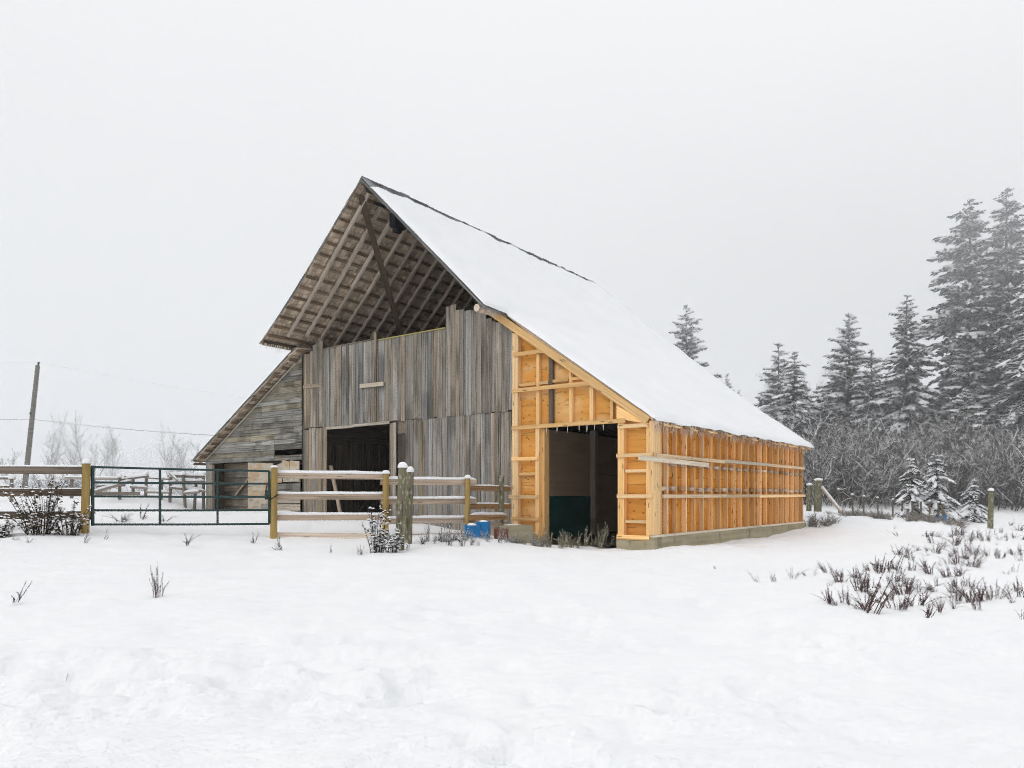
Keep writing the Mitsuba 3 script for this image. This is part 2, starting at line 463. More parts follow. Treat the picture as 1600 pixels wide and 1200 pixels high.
rnd = random.Random(4)
BARN = 'barn'
tag(BARN, 'weathered grey board barn with snowy steep roof and unfinished orange timber lean-to', 'barn')


def zr_front(a):   # deck height of the right slopes at the front
    return np.interp(a, [-.12, 4.1, 4.3, 8.95], [3.42, 6.38, 6.60, 11.03])


def zr_rear(a):
    return np.interp(a, [-.12, .3, 1.6, 4.4, 8.95], [3.40, 3.68, 4.66, 6.95, 10.86])


def zright(a, b):
    t = np.clip(np.asarray(b) / 12.0, 0, 1)
    return zr_front(a) * (1 - t) + zr_rear(a) * t


def front_edge(a):  # the old roof reaches forward as a hood, the lean-to roof does not
    return np.where(a > 4.2, -1.1, -.25)


RB = 12.15


def roof_snow():
    a = np.concatenate([np.linspace(-.26, .25, 14), np.linspace(.4, 4.1, 26), np.linspace(4.17, 4.25, 4), np.linspace(4.4, 8.93, 44)])
    t = np.concatenate([[0, .002, .005, .009, .014, .02], np.linspace(.03, .97, 110), [.98, .986, .991, .995, .998, 1]])
    Aa, Tt = np.meshgrid(a, t, indexing='ij')
    fe = -.25 + (-1.1 + .25) * np.clip((Aa - 4.17) / .08, 0, 1)
    re = RB + .12 + .34 * np.clip(1 - Aa / 6, 0, 1)
    Bb = fe - .015 + Tt * (re - fe)
    p = np.stack([Aa, Bb, Aa * 0], -1)
    wob = meshkit.fbm(p * 1.2, 3, 3)
    th = .155 + .11 * (wob - .5) + .045 * (meshkit.fbm(p * 4, 2, 7) - .5)
    edge = np.minimum(np.minimum(Bb - fe + .02, re - Bb), (Aa + .26) * .8)
    th = th * np.sqrt(np.clip(edge / .14, 0, 1))
    lip = .09 * (meshkit.fbm(np.stack([Bb * 2.2, Bb * 0, Bb * 0], -1), 3, 12) - .5)
    # bare strip along the ridge, ragged
    rag = meshkit.fbm(np.stack([Bb * 1.6, Aa * 2.0, Aa * 0], -1), 4, 5)
    wid = .17 + .12 * np.clip(1 - (Bb + 1) / 5, 0, 1) + .45 * (rag - .5)
    bare = np.clip((8.95 - Aa - wid) / .10, 0, 1)
    th = th * bare - .03 * (1 - bare)
    Z = zright(np.maximum(Aa, -.12), Bb) + th + .01
    over = np.clip((-.02 - Aa) / .24, 0, 1)
    Z = Z - .07 * over ** 2 + lip * over
    v = W(Aa, Bb, Z).reshape(-1, 3)
    n, m = Aa.shape
    i, j = np.meshgrid(np.arange(n - 1), np.arange(m - 1), indexing='ij')
    q = np.stack([i * m + j, i * m + j + 1, (i + 1) * m + j + 1, (i + 1) * m + j], -1).reshape(-1, 4)
    # skirt down to the deck at the outer rim
    rim = np.concatenate([np.arange(m), (np.arange(1, n)) * m + m - 1, (np.arange(0, n - 1) * m)[::-1]])
    f = np.vstack([q[:, [0, 1, 2]], q[:, [0, 2, 3]]])
    return v, f


k = add(BARN + '__roof__snow_blanket', roof_snow(), 'snow_mat', smooth=True)


def slab(quad_lo, th=.05):
    """closed thin slab from a list of top points in ring order (barn axes)"""
    top = np.array(quad_lo, float); bot = top.copy(); bot[:, 2] -= th
    n = len(top)
    V = np.vstack([W(*top.T), W(*bot.T)])
    f = [[0, i, i + 1] for i in range(1, n - 1)] + [[n, n + i + 1, n + i] for i in range(1, n - 1)]
    for i in range(n):
        j = (i + 1) % n
        f += [[i, n + i, n + j], [i, n + j, j]]
    return V, np.array(f)


def grid_slab(fn_a, b0fn, b1, zfn, th, na=14, nb=14):
    a = np.asarray(fn_a, float)
    top, F = [], []
    for i, x in enumerate(a):
        bb = np.linspace(float(b0fn(x)), b1, nb)
        top.append(np.stack([np.full(nb, x), bb, zfn(x, bb)], -1))
    top = np.array(top); bot = top - [0, 0, th]
    n = len(a)
    V = np.vstack([W(*top.reshape(-1, 3).T), W(*bot.reshape(-1, 3).T)])
    off = n * nb
    for i in range(n - 1):
        for j in range(nb - 1):
            p, q, r, s = i * nb + j, i * nb + j + 1, (i + 1) * nb + j + 1, (i + 1) * nb + j
            F += [[p, q, r], [p, r, s], [off + p, off + r, off + q], [off + p, off + s, off + r]]
    ring = list(range(nb)) + [i * nb + nb - 1 for i in range(1, n)] + [(n - 1) * nb + j for j in range(nb - 2, -1, -1)] + [i * nb for i in range(n - 2, 0, -1)]
    for x, y in zip(ring, ring[1:] + ring[:1]):
        F += [[x, off + x, off + y], [x, off + y, y]]
    return V, np.array(F)


zrf = lambda x, b: zright(x, b)
add(BARN + '__roof__deck', grid_slab(np.linspace(4.22, 8.95, 8), lambda x: -1.1, RB, zrf, .05), 'grey_shake')
add(BARN + '__roof__deck', grid_slab(np.concatenate([[-.12, .3], np.linspace(1.2, 4.215, 6)]), lambda x: -.155, RB + .28, lambda x, b: zright(x, b) - .002, .06), 'shake_wood')


# left main slope: slightly hollow, shakes on strips on rafters, all seen from below
EA, EZ = 13.5, 6.68


def zleft(a, b=0):
    s = (np.asarray(a, float) - 8.95) / (EA - 8.95)
    return 11.03 + (EZ - 11.03) * s - .20 * np.sin(np.pi * s) * s - .11 * np.clip(np.asarray(b) / 12, 0, 1)


def bleft(a):
    return -1.1 - .33 * (np.asarray(a) - 8.95) / (EA - 8.95)


def shakes(rows, zfn, bfn, b1, seed, drop=.0, wood_len=.62):
    rs = np.random.RandomState(seed)
    parts = []
    for (al, au) in rows:                     # lower and upper edge of a course
        b = float(bfn(al)) - .03 + rs.rand() * .05
        while b < b1:
            w = rs.uniform(.09, .21)
            L0, L1 = al + rs.uniform(-.02, .06), au + rs.uniform(-.03, .03)
            tilt = .055 + rs.uniform(-.012, .02)
            P = np.zeros((2, 2, 2, 3))
            for i, x in enumerate((L0, L1)):
                for j in (0, 1):
                    for kk in (0, 1):
                        bb = b + (w - .008) * j
                        P[i, j, kk] = W(x, bb, float(zfn(x, bb)) - drop + (tilt if i == 0 else -.006) + .018 * kk)
            parts.append(hexa(P, rs.randint(89)))
            b += w
    return join(parts)


nrow = 15
rows = []
for i in range(nrow):
    s1 = (i + 1) / nrow
    al = 8.95 + (EA - 8.95) * s1
    rows.append((al + .06, max(8.95, al - (EA - 8.95) / nrow - .08)))
v, f, uv = shakes(rows, zleft, bleft, RB, 3, drop=.02)
tag(add(BARN + '__roof__shakes', (v, f), 'shake_wood', uv=uv), 'brown split shakes seen from below', kind='stuff')
for i in range(nrow + 1):
    a_ = 8.99 + (EA - 9.0) * i / nrow
    sl = unit(W(a_ + .1, 0, zleft(a_ + .1)) - W(a_, 0, zleft(a_)))
    nrm = unit(np.cross(sl, BD)); nrm = -nrm if nrm[2] > 0 else nrm
    b0 = float(bleft(a_)) + rnd.uniform(-.02, .02)
    add_plank(BARN + '__roof__sheathing_strip', 'strip_wood', W(a_, b0, zleft(a_, b0) - .045), W(a_, RB, zleft(a_, RB) - .045), sl, .085, nrm, .05)
nraf = 20
for i in range(nraf):
    b_ = -.78 + i * .66 + rnd.uniform(-.04, .04)
    if b_ > 11.9: break
    pts = [8.97, 11.3, 13.0 + rnd.uniform(-.12, .1)]
    for q0, q1 in ((pts[0], pts[2]),):
        d0, d1 = W(q0, b_, zleft(q0, b_) - .10), W(q1, b_, zleft(q1, b_) - .085)
        sl = unit(d1 - d0); nrm = unit(np.cross(sl, BD)); nrm = -nrm if nrm[2] > 0 else nrm
        # straight rafter bowed with the roof in two lengths spliced at the middle
        mid = W(11.3, b_, zleft(11.3, b_) - .09)
        v1 = plank(d0, mid, BD, .075, nrm, .12)
        v2 = plank(mid, d1, BD, .075, nrm, .12)
        v, f, uv = join([v1, v2])
        add(BARN + '__roof__rafter', (v, f), 'rafter_wood', uv=uv)
# right slope rafters, inside
for i in range(19):
    b_ = -.78 + i * .66
    add_plank(BARN + '__roof__rafter', 'rafter_wood', W(8.93, b_, zright(8.93, b_) - .17), W(4.3, b_, zright(4.3, b_) - .17), BD, .06, [0, 0, 1], .11)
# barge boards on the hood, short eave log ends, ridge
for i in range(6):
    x0, x1 = 8.95 + (EA - 8.95) * i / 6, 8.95 + (EA - 8.95) * (i + 1) / 6
    add_plank(BARN + '__roof__barge_board', 'grey_shake', W(x0, bleft(x0) - .03, zleft(x0) + .0), W(x1, bleft(x1) - .03, zleft(x1) + .0), [0, 0, 1], .075, BD, .022)
for i in range(4):
    x0, x1 = 8.95 - (8.95 - 4.2) * i / 4, 8.95 - (8.95 - 4.2) * (i + 1) / 4
    add_plank(BARN + '__roof__barge_board', 'grey_shake', W(x0, -1.13, zright(x0, -1.1) - .03), W(x1, -1.13, zright(x1, -1.1) - .03), [0, 0, 1], .08, BD, .025)
v, f = tube([W(4.55, -1.05, 6.55), W(4.55, 2.5, 6.55)], .10, 10)
add(BARN + '__roof__plate_log', (v, f), 'rafter_wood', smooth=40)
bar(BARN + '__roof__eave_board', 'beam_wood', (13.38, -1.42, EZ + .02), (13.38, RB, EZ - .05), ZD, .09, AD, .03)
add(BARN + '__roof__ridge_beam', join([plank(W(8.95, -1.0, 10.72), W(8.95, RB, 10.6), AD, .07, ZD, .16)])[:2], 'dark_wood')
b = -1.12
j = 0
while b < RB - .1:                             # shingles saddling the bare ridge
    w = rnd.uniform(.24, .42)
    for s in (1, -1):
        lift = rnd.uniform(.015, .05)
        zz = 11.05 - .17 * np.clip(b / 12, 0, 1)
        x1 = 8.95 - s * rnd.uniform(.24, .36)
        zl = (zright(x1, b) if s > 0 else zleft(x1, b)) + .03
        P = np.zeros((2, 2, 2, 3))
        for i, (x, z_) in enumerate(((8.95 + s * rnd.uniform(0, .05), zz + lift + .02), (x1, float(zl)))):
            for jj in (0, 1):
                for kk in (0, 1):
                    P[i, jj, kk] = W(x, b + (w + .03) * jj - .01, z_ + .02 * kk + rnd.uniform(-.008, .008))
        v, f, uv = hexa(P)
        add(BARN + '__roof__ridge_shingle', (v, f), 'grey_shake', uv=uv)
    b += w
# brace under the hood, hay trolley hanging at the peak
add_plank(BARN + '__roof__hood_brace', 'beam_wood', W(9.2, -.93, 10.66), W(10.4, 1.95, 7.05), BD - AD, .19, AD + BD, .15)
hay = join([plank(W(8.75, .05, 10.15), W(8.75, .55, 10.15), ZD, .42, AD, .25), plank(W(8.8, .15, 9.95), W(8.8, .4, 9.95), ZD, .3, AD, .16), plank(W(8.95, -.6, 10.5), W(8.95, 3.0, 10.5), ZD, .08, AD, .05)])
add(BARN + '__roof__hay_trolley', hay[:2], 'black_steel')
# icicles under the left eave
rs = np.random.RandomState(8)
ic = []
for i in range(26):
    b_ = rs.uniform(-1.4, .15); L = rs.uniform(.08, .3)
    ic.append(tube([W(13.42, b_, EZ - .02), W(13.42, b_, EZ - .02 - L)], [.014, .002], 5))
tag(add(BARN + '__roof__icicles', join(ic), 'ice'), 'small icicles under the left eave', kind='stuff')

# ---- left lean-to roof
LA0, LZ0, LA1, LZ1 = 13.1, 6.62, 19.68, 2.90


def zlean(a, b=0):
    return LZ0 + (LZ1 - LZ0) * (np.asarray(a, float) - LA0) / (LA1 - LA0)


rows = []
nl = 15
for i in range(nl):
    al = LA0 + (LA1 - LA0) * (i + 1) / nl
    rows.append((al + .05, al - (LA1 - LA0) / nl - .05))
v, f, uv = shakes(rows, zlean, lambda a: -.3, 1.2, 5, drop=.02)
tag(add(BARN + '__roof__shakes', (v, f), 'shake_wood', uv=uv), 'brown shakes of the low left roof seen from below', kind='stuff')
add(BARN + '__roof__deck', grid_slab([LA0, 16.4, LA1], lambda x: -.3, 11.9, lambda x, b: zlean(x) + .06 + 0 * b, .03), 'grey_shake')
for i in range(nl + 1):
    a_ = LA0 + .04 + (LA1 - LA0 - .06) * i / nl
    bar(BARN + '__roof__sheathing_strip', 'strip_wood', (a_, -.3 + rnd.uniform(-.02, .03), float(zlean(a_)) - .055), (a_, 11.6, float(zlean(a_)) - .055), AD - ZD * .56, .10, -ZD, .04)


def lean_snow():
    a = np.concatenate([np.linspace(LA0 + .2, LA1 - .2, 40), np.linspace(LA1 - .15, LA1 + .12, 8)])
    t = np.concatenate([[0, .003, .008, .015], np.linspace(.03, 1, 40)])
    Aa, Tt = np.meshgrid(a, t, indexing='ij')
    Bb = -.33 + Tt * 12.2
    th = .10 + .05 * (meshkit.fbm(np.stack([Aa * 2, Bb * 2, Aa * 0], -1), 3, 17) - .5)
    th *= np.sqrt(np.clip(np.minimum((Bb + .33 + .01), (LA1 + .13 - Aa)) / .1, 0, 1))
    v = W(Aa, Bb, zlean(Aa) + .065 + th).reshape(-1, 3)
    n, m = Aa.shape
    i, j = np.meshgrid(np.arange(n - 1), np.arange(m - 1), indexing='ij')
    q = np.stack([i * m + j, i * m + j + 1, (i + 1) * m + j + 1, (i + 1) * m + j], -1).reshape(-1, 4)
    return v, np.vstack([q[:, [0, 1, 2]], q[:, [0, 2, 3]]])


add(BARN + '__roof__snow_blanket', lean_snow(), 'snow_mat', smooth=True)
# snow on the hidden left main slope
add(BARN + '__roof__snow_blanket', grid_slab(np.linspace(9.3, EA - .05, 8), lambda x: bleft(x) + .15, RB, lambda x, b: zleft(x, b) + .14, .08), 'snow_mat', smooth=50)


# ---- old front gable wall: upright boards
def upright(key, bsdf, a0, a1, z0, z1, b=0.0, t=.025, slope=0.0, **kw):
    """board filling a0..a1 (a0 < a1) with front face at b; slope: rise of its top towards +a"""
    P = np.zeros((2, 2, 2, 3))
    for i in (0, 1):
        for jx, a_ in enumerate((a0, a1)):
            for kk in (0, 1):
                z = z0 if i == 0 else z1 + slope * (jx - .5)
                P[i, jx, kk] = W(a_, b + t * kk, z)
    v, f, uv = hexa(P)
    return add(key, (v, f), bsdf, uv=uv, **kw)


FW = BARN + '__gable_wall'


def board_run(a0, a1, z0, z1fn, bsdf, wmin=.13, wmax=.24, dz=.03, z0j=.03, b=0.0, gap=.010):
    a_ = a0
    while a_ < a1 - .02:
        w = min(rnd.uniform(wmin, wmax), a1 - a_)
        if a1 - a_ - w < .07: w = a1 - a_
        mid = a_ + w / 2
        upright(FW + '__board', bsdf if isinstance(bsdf, str) else bsdf(), a_ + gap / 2, a_ + w - gap / 2, z0 + rnd.uniform(-z0j, z0j), z1fn(mid) + rnd.uniform(-dz, dz), b + rnd.choice((0, 0, -.009, -.014, .006)), .022)
        a_ += w


mixw = lambda: rnd.choice(['old_wood', 'old_wood', 'old_wood_grey'])
mixg = lambda: rnd.choice(['old_wood_grey', 'old_wood_grey', 'old_wood'])
board_run(4.12, 5.9, 3.90, lambda a: np.interp(a, [4.12, 5.0, 5.05, 5.9], [6.16, 6.52, 6.80, 6.86]), mixw, dz=.02)
board_run(5.9, 6.6, 3.89, lambda a: 6.92 if a < 6.2 else 7.09, mixw, dz=.02)
board_run(6.6, 9.45, 3.89, lambda a: 6.46, mixg, dz=.008)
board_run(9.45, 9.72, 3.89, lambda a: 6.52, 'old_wood', dz=.01)
board_run(9.72, 12.15, 3.89, lambda a: 6.50, mixg, dz=.008)
board_run(12.15, 13.12, 3.89, lambda a: np.interp(a, [12.2, 12.55, 12.6, 12.85, 13.1], [6.80, 6.74, 6.62, 6.46, 6.42]), 'old_wood', .12, .2, dz=.03)
board_run(4.14, 8.24, .45, lambda a: 3.885, mixw, dz=.012, z0j=.1, b=.016)
board_run(8.66, 8.95, .5, lambda a: 3.86, 'old_wood', b=.016)
upright(FW + '__board', 'dark_wood', 8.26, 8.64, .5, 3.5, .07, .025)
labels[upright(FW + '__board', 'rust_wood', 8.27, 8.63, 3.5, 3.90, .05, .025)] = {'label': 'short rust stained board at the top of the dark strip'}
board_run(11.96, 13.2, .5, lambda a: 3.86, 'old_wood', b=.016)
board_run(4.16, 8.2, .2, lambda a: .42, 'old_wood', b=.03, z0j=0)
upright(FW + '__batten', 'old_wood', 9.50, 9.60, 3.92, 6.72, -.045, .04)
upright(FW + '__batten', 'old_wood', 4.06, 4.15, .55, 6.12, -.02, .04)
bar(FW + '__top_trim', 'trim_moss', (6.6, -.03, 6.475), (9.4, -.03, 6.475), ZD, .03, BD, .09)
bar(FW + '__top_trim', 'old_wood', (9.75, -.03, 6.52), (12.1, -.03, 6.515), ZD, .025, BD, .08)
bar(FW + '__door_lintel', 'pink_wood', (8.93, -.03, 3.86), (10.7, -.03, 3.85), ZD, .085, BD, .04)
bar(FW + '__door_lintel', 'pink_wood', (10.6, -.022, 3.83), (11.97, -.022, 3.84), ZD, .085, BD, .035)
labels[bar(FW + '__cleat', 'pale_wood', (9.14, -.075, 5.07), (10.22, -.075, 5.09), ZD, .13, BD, .03)] = {'label': 'pale grey cleat nailed across the hayloft door boards'}
bar(FW + '__cleat', 'old_wood', (12.18, -.03, 5.30), (13.15, -.03, 5.33), ZD, .12, BD, .03)
bar(FW + '__girt', 'dark_wood', (4.2, .06, 3.9), (13.1, .06, 3.9), ZD, .15, BD, .1)
bar(FW + '__girt', 'dark_wood', (4.2, .06, 6.25), (13.1, .06, 6.25), ZD, .15, BD, .1)
upright(FW + '__corner_post', 'dark_wood', 13.12, 13.28, .4, 6.45, .05, .12)
bar(FW + '__kick_brace', 'rail_wood', (11.95, .15, 2.6), (11.3, .15, .5), AD, .14, BD, .05)
# things seen through the open doorway
upright(BARN + '__interior__post', 'old_wood', 8.86, 8.98, .5, 3.8, .2, .1)
for i in range(16):
    upright(BARN + '__interior__partition_board', 'old_wood', 8.0 + i * .42, 8.0 + i * .42 + .38, .5, 4.3 + rnd.uniform(-.1, .1), 6.0 + rnd.uniform(-.02, .02), .03)
add_plank(BARN + '__interior__brace', 'old_wood', W(11.6, 3.6, .8), W(9.4, 3.6, 3.7), ZD, .2, BD, .08)
for a_, b_ in ((10.7, 3.4), (8.3, 4.5), (12.4, 4.0)):
    upright(BARN + '__interior__post', 'old_wood', a_, a_ + .2, .5, 6.5, b_, .2)
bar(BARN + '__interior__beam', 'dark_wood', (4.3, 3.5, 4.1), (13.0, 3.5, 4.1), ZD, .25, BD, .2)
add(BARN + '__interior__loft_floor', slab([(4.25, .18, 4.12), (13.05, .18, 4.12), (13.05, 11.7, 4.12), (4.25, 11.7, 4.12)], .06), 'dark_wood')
# floor, rear wall and hidden outer walls close the shell
ga, gb = np.meshgrid(np.linspace(.1, 19.2, 46), np.linspace(.02, 11.7, 28), indexing='ij')
pp = W(ga, gb, 0 * ga)
pp[..., 2] = gzs(pp[..., :2].reshape(-1, 2)).reshape(ga.shape) + .10
n_, m_ = ga.shape
ii, jj = np.meshgrid(np.arange(n_ - 1), np.arange(m_ - 1), indexing='ij')
q_ = np.stack([ii * m_ + jj, ii * m_ + jj + 1, (ii + 1) * m_ + jj + 1, (ii + 1) * m_ + jj], -1).reshape(-1, 4)
add(BARN + '__interior__dirt_floor', (pp.reshape(-1, 3), np.vstack([q_[:, [0, 1, 2]], q_[:, [0, 2, 3]]])), 'dirt_mat', smooth=True)
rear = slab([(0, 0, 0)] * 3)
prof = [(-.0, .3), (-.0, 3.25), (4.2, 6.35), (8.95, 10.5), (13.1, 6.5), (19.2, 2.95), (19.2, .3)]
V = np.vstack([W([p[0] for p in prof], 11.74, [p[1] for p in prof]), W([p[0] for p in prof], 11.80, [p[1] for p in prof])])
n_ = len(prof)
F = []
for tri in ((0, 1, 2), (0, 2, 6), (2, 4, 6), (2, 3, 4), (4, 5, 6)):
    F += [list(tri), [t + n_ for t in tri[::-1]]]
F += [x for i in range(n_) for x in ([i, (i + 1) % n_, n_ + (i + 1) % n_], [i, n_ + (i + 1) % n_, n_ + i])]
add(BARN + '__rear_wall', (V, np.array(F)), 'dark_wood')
bar(BARN + '__side_wall', 'dark_wood', (19.24, .05, 1.6), (19.24, 11.7, 1.6), ZD, 2.7, AD, .05)
bar(BARN + '__interior__partition', 'dark_wood', (13.16, 1.0, 3.4), (13.16, 11.7, 3.4), ZD, 5.8, AD, .05)
b = .9
while b < 8:
    w = rnd.uniform(.16, .30)
    P = np.zeros((2, 2, 2, 3)); zt = 3.5 + rnd.uniform(-.15, .1)
    for i, z in enumerate((.6, zt)):
        for jx, bb in enumerate((b, b + w - rnd.uniform(.01, .05))):
            for kk in (0, 1):
                P[i, jx, kk] = W(13.10 - .025 * kk, bb, z)
    v, f, uv = hexa(P)
    add(BARN + '__interior__partition_board', (v, f), 'dark_wood', uv=uv)
    b += w
add_plank(BARN + '__interior__brace', 'dark_wood', W(12.95, 2.2, .8), W(12.95, 4.7, 3.4), ZD, .2, AD, .07)
add_plank(BARN + '__interior__brace', 'dark_wood', W(12.9, 3.9, .7), W(12.9, 3.9, 3.6), BD, .14, AD, .1)

# ---- left lean-to front: level siding, old plywood patch, low doorway
LF = BARN + '__left_lean_to_front'


def lean_top(a):
    return float(zlean(a)) - .13


def siding(z0, z1, a0, a1):
    """level board clipped by the roof slope on its left end"""
    def amax(z): return LA0 + (z + .13 - LZ0) / (LZ1 - LZ0) * (LA1 - LA0)
    e0, e1 = min(a1, amax(z0)), min(a1, amax(z1))
    if e0 - a0 < .05: return
    e1 = max(e1, a0 + .01)
    P = np.zeros((2, 2, 2, 3))
    bb = rnd.uniform(-.012, .008)
    for i, es in ((0, (a0, a0)), (1, (e0, e1))):
        for jx, z in enumerate((z0, z1)):
            for kk in (0, 1):
                P[i, jx, kk] = W(es[jx], bb + .03 + .022 * kk - .014 * (1 - jx), z)
    v, f, uv = hexa(P)
    add(LF + '__siding_board', (v, f), 'siding_wood', uv=uv)


z = 2.84
while z < 6.5:
    h = rnd.uniform(.165, .215)
    j_ = 14.86 if z < 3.75 else rnd.choice([15.6, 16.3, 17.0])
    a0 = 14.88 if 2.98 < z < 3.17 else 13.30
    if a0 < 14:
        siding(z, z + h - .008, a0, j_ - .004)
    siding(z, z + h - .008, j_ + .004, 19.3)
    z += h
bar(LF + '__vent_batten', 'old_wood', (13.4, -.0, 2.97), (14.85, -.0, 3.0), ZD, .03, BD, .03)
bar(LF + '__barge_strip', 'pink_wood', (13.6, -.02, lean_top(13.6) - .03), (19.3, -.02, lean_top(19.3) - .03), ZD, .06, BD, .03)
for a0, a1, z0, z1 in ((14.9, 16.42, 1.95, 2.78), (14.4, 14.88, 2.05, 2.70), (13.95, 14.38, 2.45, 2.82), (15.6, 16.44, 1.1, 1.94), (14.72, 15.58, 1.28, 1.94), (13.4, 13.92, 2.1, 2.8)):
    upright(LF + '__plywood_patch', 'old_plywood_mat', a0, a1, z0, z1, -.005 + rnd.uniform(-.01, .01), .03, slope=rnd.uniform(-.12, .12))
for z0, z1, a0, a1 in ((.55, .80, 13.35, 16.5), (.80, 1.05, 13.35, 16.5), (1.06, 1.3, 13.4, 14.7), (1.32, 1.62, 13.4, 14.7), (1.64, 2.02, 13.4, 14.7), (2.05, 2.4, 13.4, 14.36), (1.05, 1.3, 14.7, 15.6)):
    bar(LF + '__lower_board', rnd.choice(['siding_wood', 'old_wood', 'pink_wood']), (a0, .03, (z0 + z1) / 2), (a1, .03, (z0 + z1) / 2 + rnd.uniform(-.02, .02)), ZD, z1 - z0 - .012, BD, .025)
upright(LF + '__door_post', 'pink_wood', 18.78, 18.98, .4, 2.8, -.01, .1)
upright(LF + '__door_post', 'siding_wood', 19.0, 19.24, .4, 2.86, .0, .12)
bar(LF + '__iron_rod', 'black_steel', (15.35, -.05, 1.5), (15.2, -.05, 1.98), AD, .03, BD, .02)
for i in range(8):
    bar(LF + '__stall_board', 'old_wood', (16.2, .75, .75 + i * .28), (19.2, .75, .75 + i * .28 + rnd.uniform(-.02, .02)), ZD, .265, BD, .03)
bar(LF + '__stall_brace', 'rail_wood', (18.3, .66, 1.6), (17.2, .66, 2.4), ZD, .1, BD, .05)

# ---- new lean-to: sheathing behind studs, girts outside
NL = BARN + '__new_lean_to'
FB = -.14                                     # front face of the studs; sheathing at b = 0


def lf_top(a):                                # underside of the sloping fascia
    return np.interp(a, [.05, 5.17], [3.30, 6.80])


def panel(a0, a1, z0, z1, slope_top=False):
    P = np.zeros((2, 2, 2, 3))
    for i, a_ in enumerate((a0, a1)):
        for jx in (0, 1):
            for kk in (0, 1):
                zt = min(z1, lf_top(a_) + .1) if slope_top else z1
                P[i, jx, kk] = W(a_, .0 + .02 * kk, z0 if jx == 0 else max(zt, z0 + .02))
    v, f, uv = hexa(P)
    return add(NL + '__sheathing_panel', (v, f), 'front_sheathing_mat', uv=uv)


panel(3.19, 4.05, .55, 1.85); panel(3.19, 4.05, 1.858, 3.42)
panel(.0, .86, .55, 1.85); panel(.0, .86, 1.858, 3.42)
for a0, a1 in ((2.9, 4.05), (1.72, 2.894), (.86, 1.714)):
    panel(a0, a1, 3.43, 4.40, True)
panel(2.9, 4.05, 4.408, 5.4, True); panel(1.72, 2.894, 4.408, 5.3, True)
panel(3.2, 4.05, 5.408, 6.2, True)


def stud_f(a0, a1, z0, z1, bsdf='new_wood', b=FB, t=None, cut=0.0):
    upright(NL + '__stud', bsdf, a0, a1, z0, z1, b, (-b if t is None else t) - .001, slope=cut)


stud_f(3.87, 4.06, .58, 5.95, cut=.05)
stud_f(3.18, 3.30, .45, 3.36); stud_f(.66, .83, .55, 3.36); stud_f(-.02, .07, .55, 3.3)
stud_f(3.06, 3.175, .40, 3.36, b=-.06, t=.22)
stud_f(.84, .88, .42, 3.36, b=-.06, t=.22)
for a_, w in ((3.25, .10), (2.22, .10), (1.61, .11), (1.03, .08)):
    stud_f(a_ - w / 2, a_ + w / 2, 3.45, lf_top(a_) + .0, b=-.10)
stud_f(2.78, 2.90, 3.45, lf_top(2.84), 'brown_rail_wood', b=-.10)


def girt_f(a0, a1, z, h=.09, b=FB - .04, t=.04, bsdf='new_wood'):
    bar(NL + '__girt', bsdf, (a0, b, z), (a1, b, z + rnd.uniform(-.012, .012)), ZD, h, BD, t)


girt_f(.62, 4.05, 3.41, .10)
girt_f(1.62, 4.05, 4.40, .10)
girt_f(2.88, 4.0, 5.365, .10)
for z_, a0, a1 in ((2.57, 3.2, 4.06), (1.56, 3.2, 4.16), (.97, 3.18, 4.08), (.60, 3.2, 4.0)):
    girt_f(a0, a1, z_)
for z_, a0, a1 in ((3.27, .0, .82), (2.57, -.1, .86), (1.58, -.1, .84), (.60, -.02, .84)):
    girt_f(a0, a1, z_)


def block(a0, a1, z):
    bar(NL + '__blocking', 'new_wood', (a0, FB + .03, z), (a1, FB + .03, z), ZD, .075, BD, .10)


for a0, a1, z_ in ((.08, .65, 2.19), (.08, .65, .97), (3.31, 3.86, 2.17), (3.31, 3.86, 4.55), (2.91, 3.19, 4.55), (2.28, 2.77, 4.56), (1.68, 2.16, 4.57)):
    block(a0, a1, z_)
# sloping fascia and gusset
fd0, fd1 = (5.2, -.2, 6.94), (.0, -.2, 3.375)
sl = unit(W(*fd1) - W(*fd0))
bar(NL + '__fascia', 'new_wood', fd0, fd1, np.cross(sl, BD), .20, BD, .04)
P = np.zeros((2, 2, 2, 3))
for i, (a_, zl, zh) in enumerate(((.86, 3.47, 3.80), (.04, 3.30, 3.33))):
    for jx in (0, 1):
        for kk in (0, 1):
            P[i, jx, kk] = W(a_, -.155 + .03 * kk, (zl, zh)[jx])
v, f, uv = hexa(P)
add(NL + '__gusset', (v, f), 'new_wood', uv=uv)
for a_ in (2.95, 2.62, 2.3, 1.95, 1.72, 1.5, 1.25):
    v, f = tube([W(a_, -.12, 3.37), W(a_ + .004, -.12, 3.30 - rnd.uniform(.06, .12))], [.016, .004], 6)
    add(NL + '__icicle', (v, f), 'ice', smooth=True)

# right side wall
for i in range(10):
    b0, b1 = i * 1.178, (i + 1) * 1.178
    for z0, z1 in ((.66, 2.05), (2.058, 3.4)):
        P = np.zeros((2, 2, 2, 3))
        for ia, b_ in enumerate((z0, z1)):
            for jx, bb in enumerate((b0 + .003, b1 - .003)):
                for kk in (0, 1):
                    P[ia, jx, kk] = W(.0 + .02 * kk, bb, b_)
        v, f, uv = hexa(P)
        add(NL + '__sheathing_panel', (v, f), 'sheathing_mat', uv=uv)
SB = [.62, 1.14, 1.70, 2.25, 2.80, 3.37, 3.95, 4.50, 5.05, 5.60, 6.16, 6.72, 7.28, 7.84, 8.4, 8.96, 9.5, 10.05, 10.6, 11.15, 11.70]


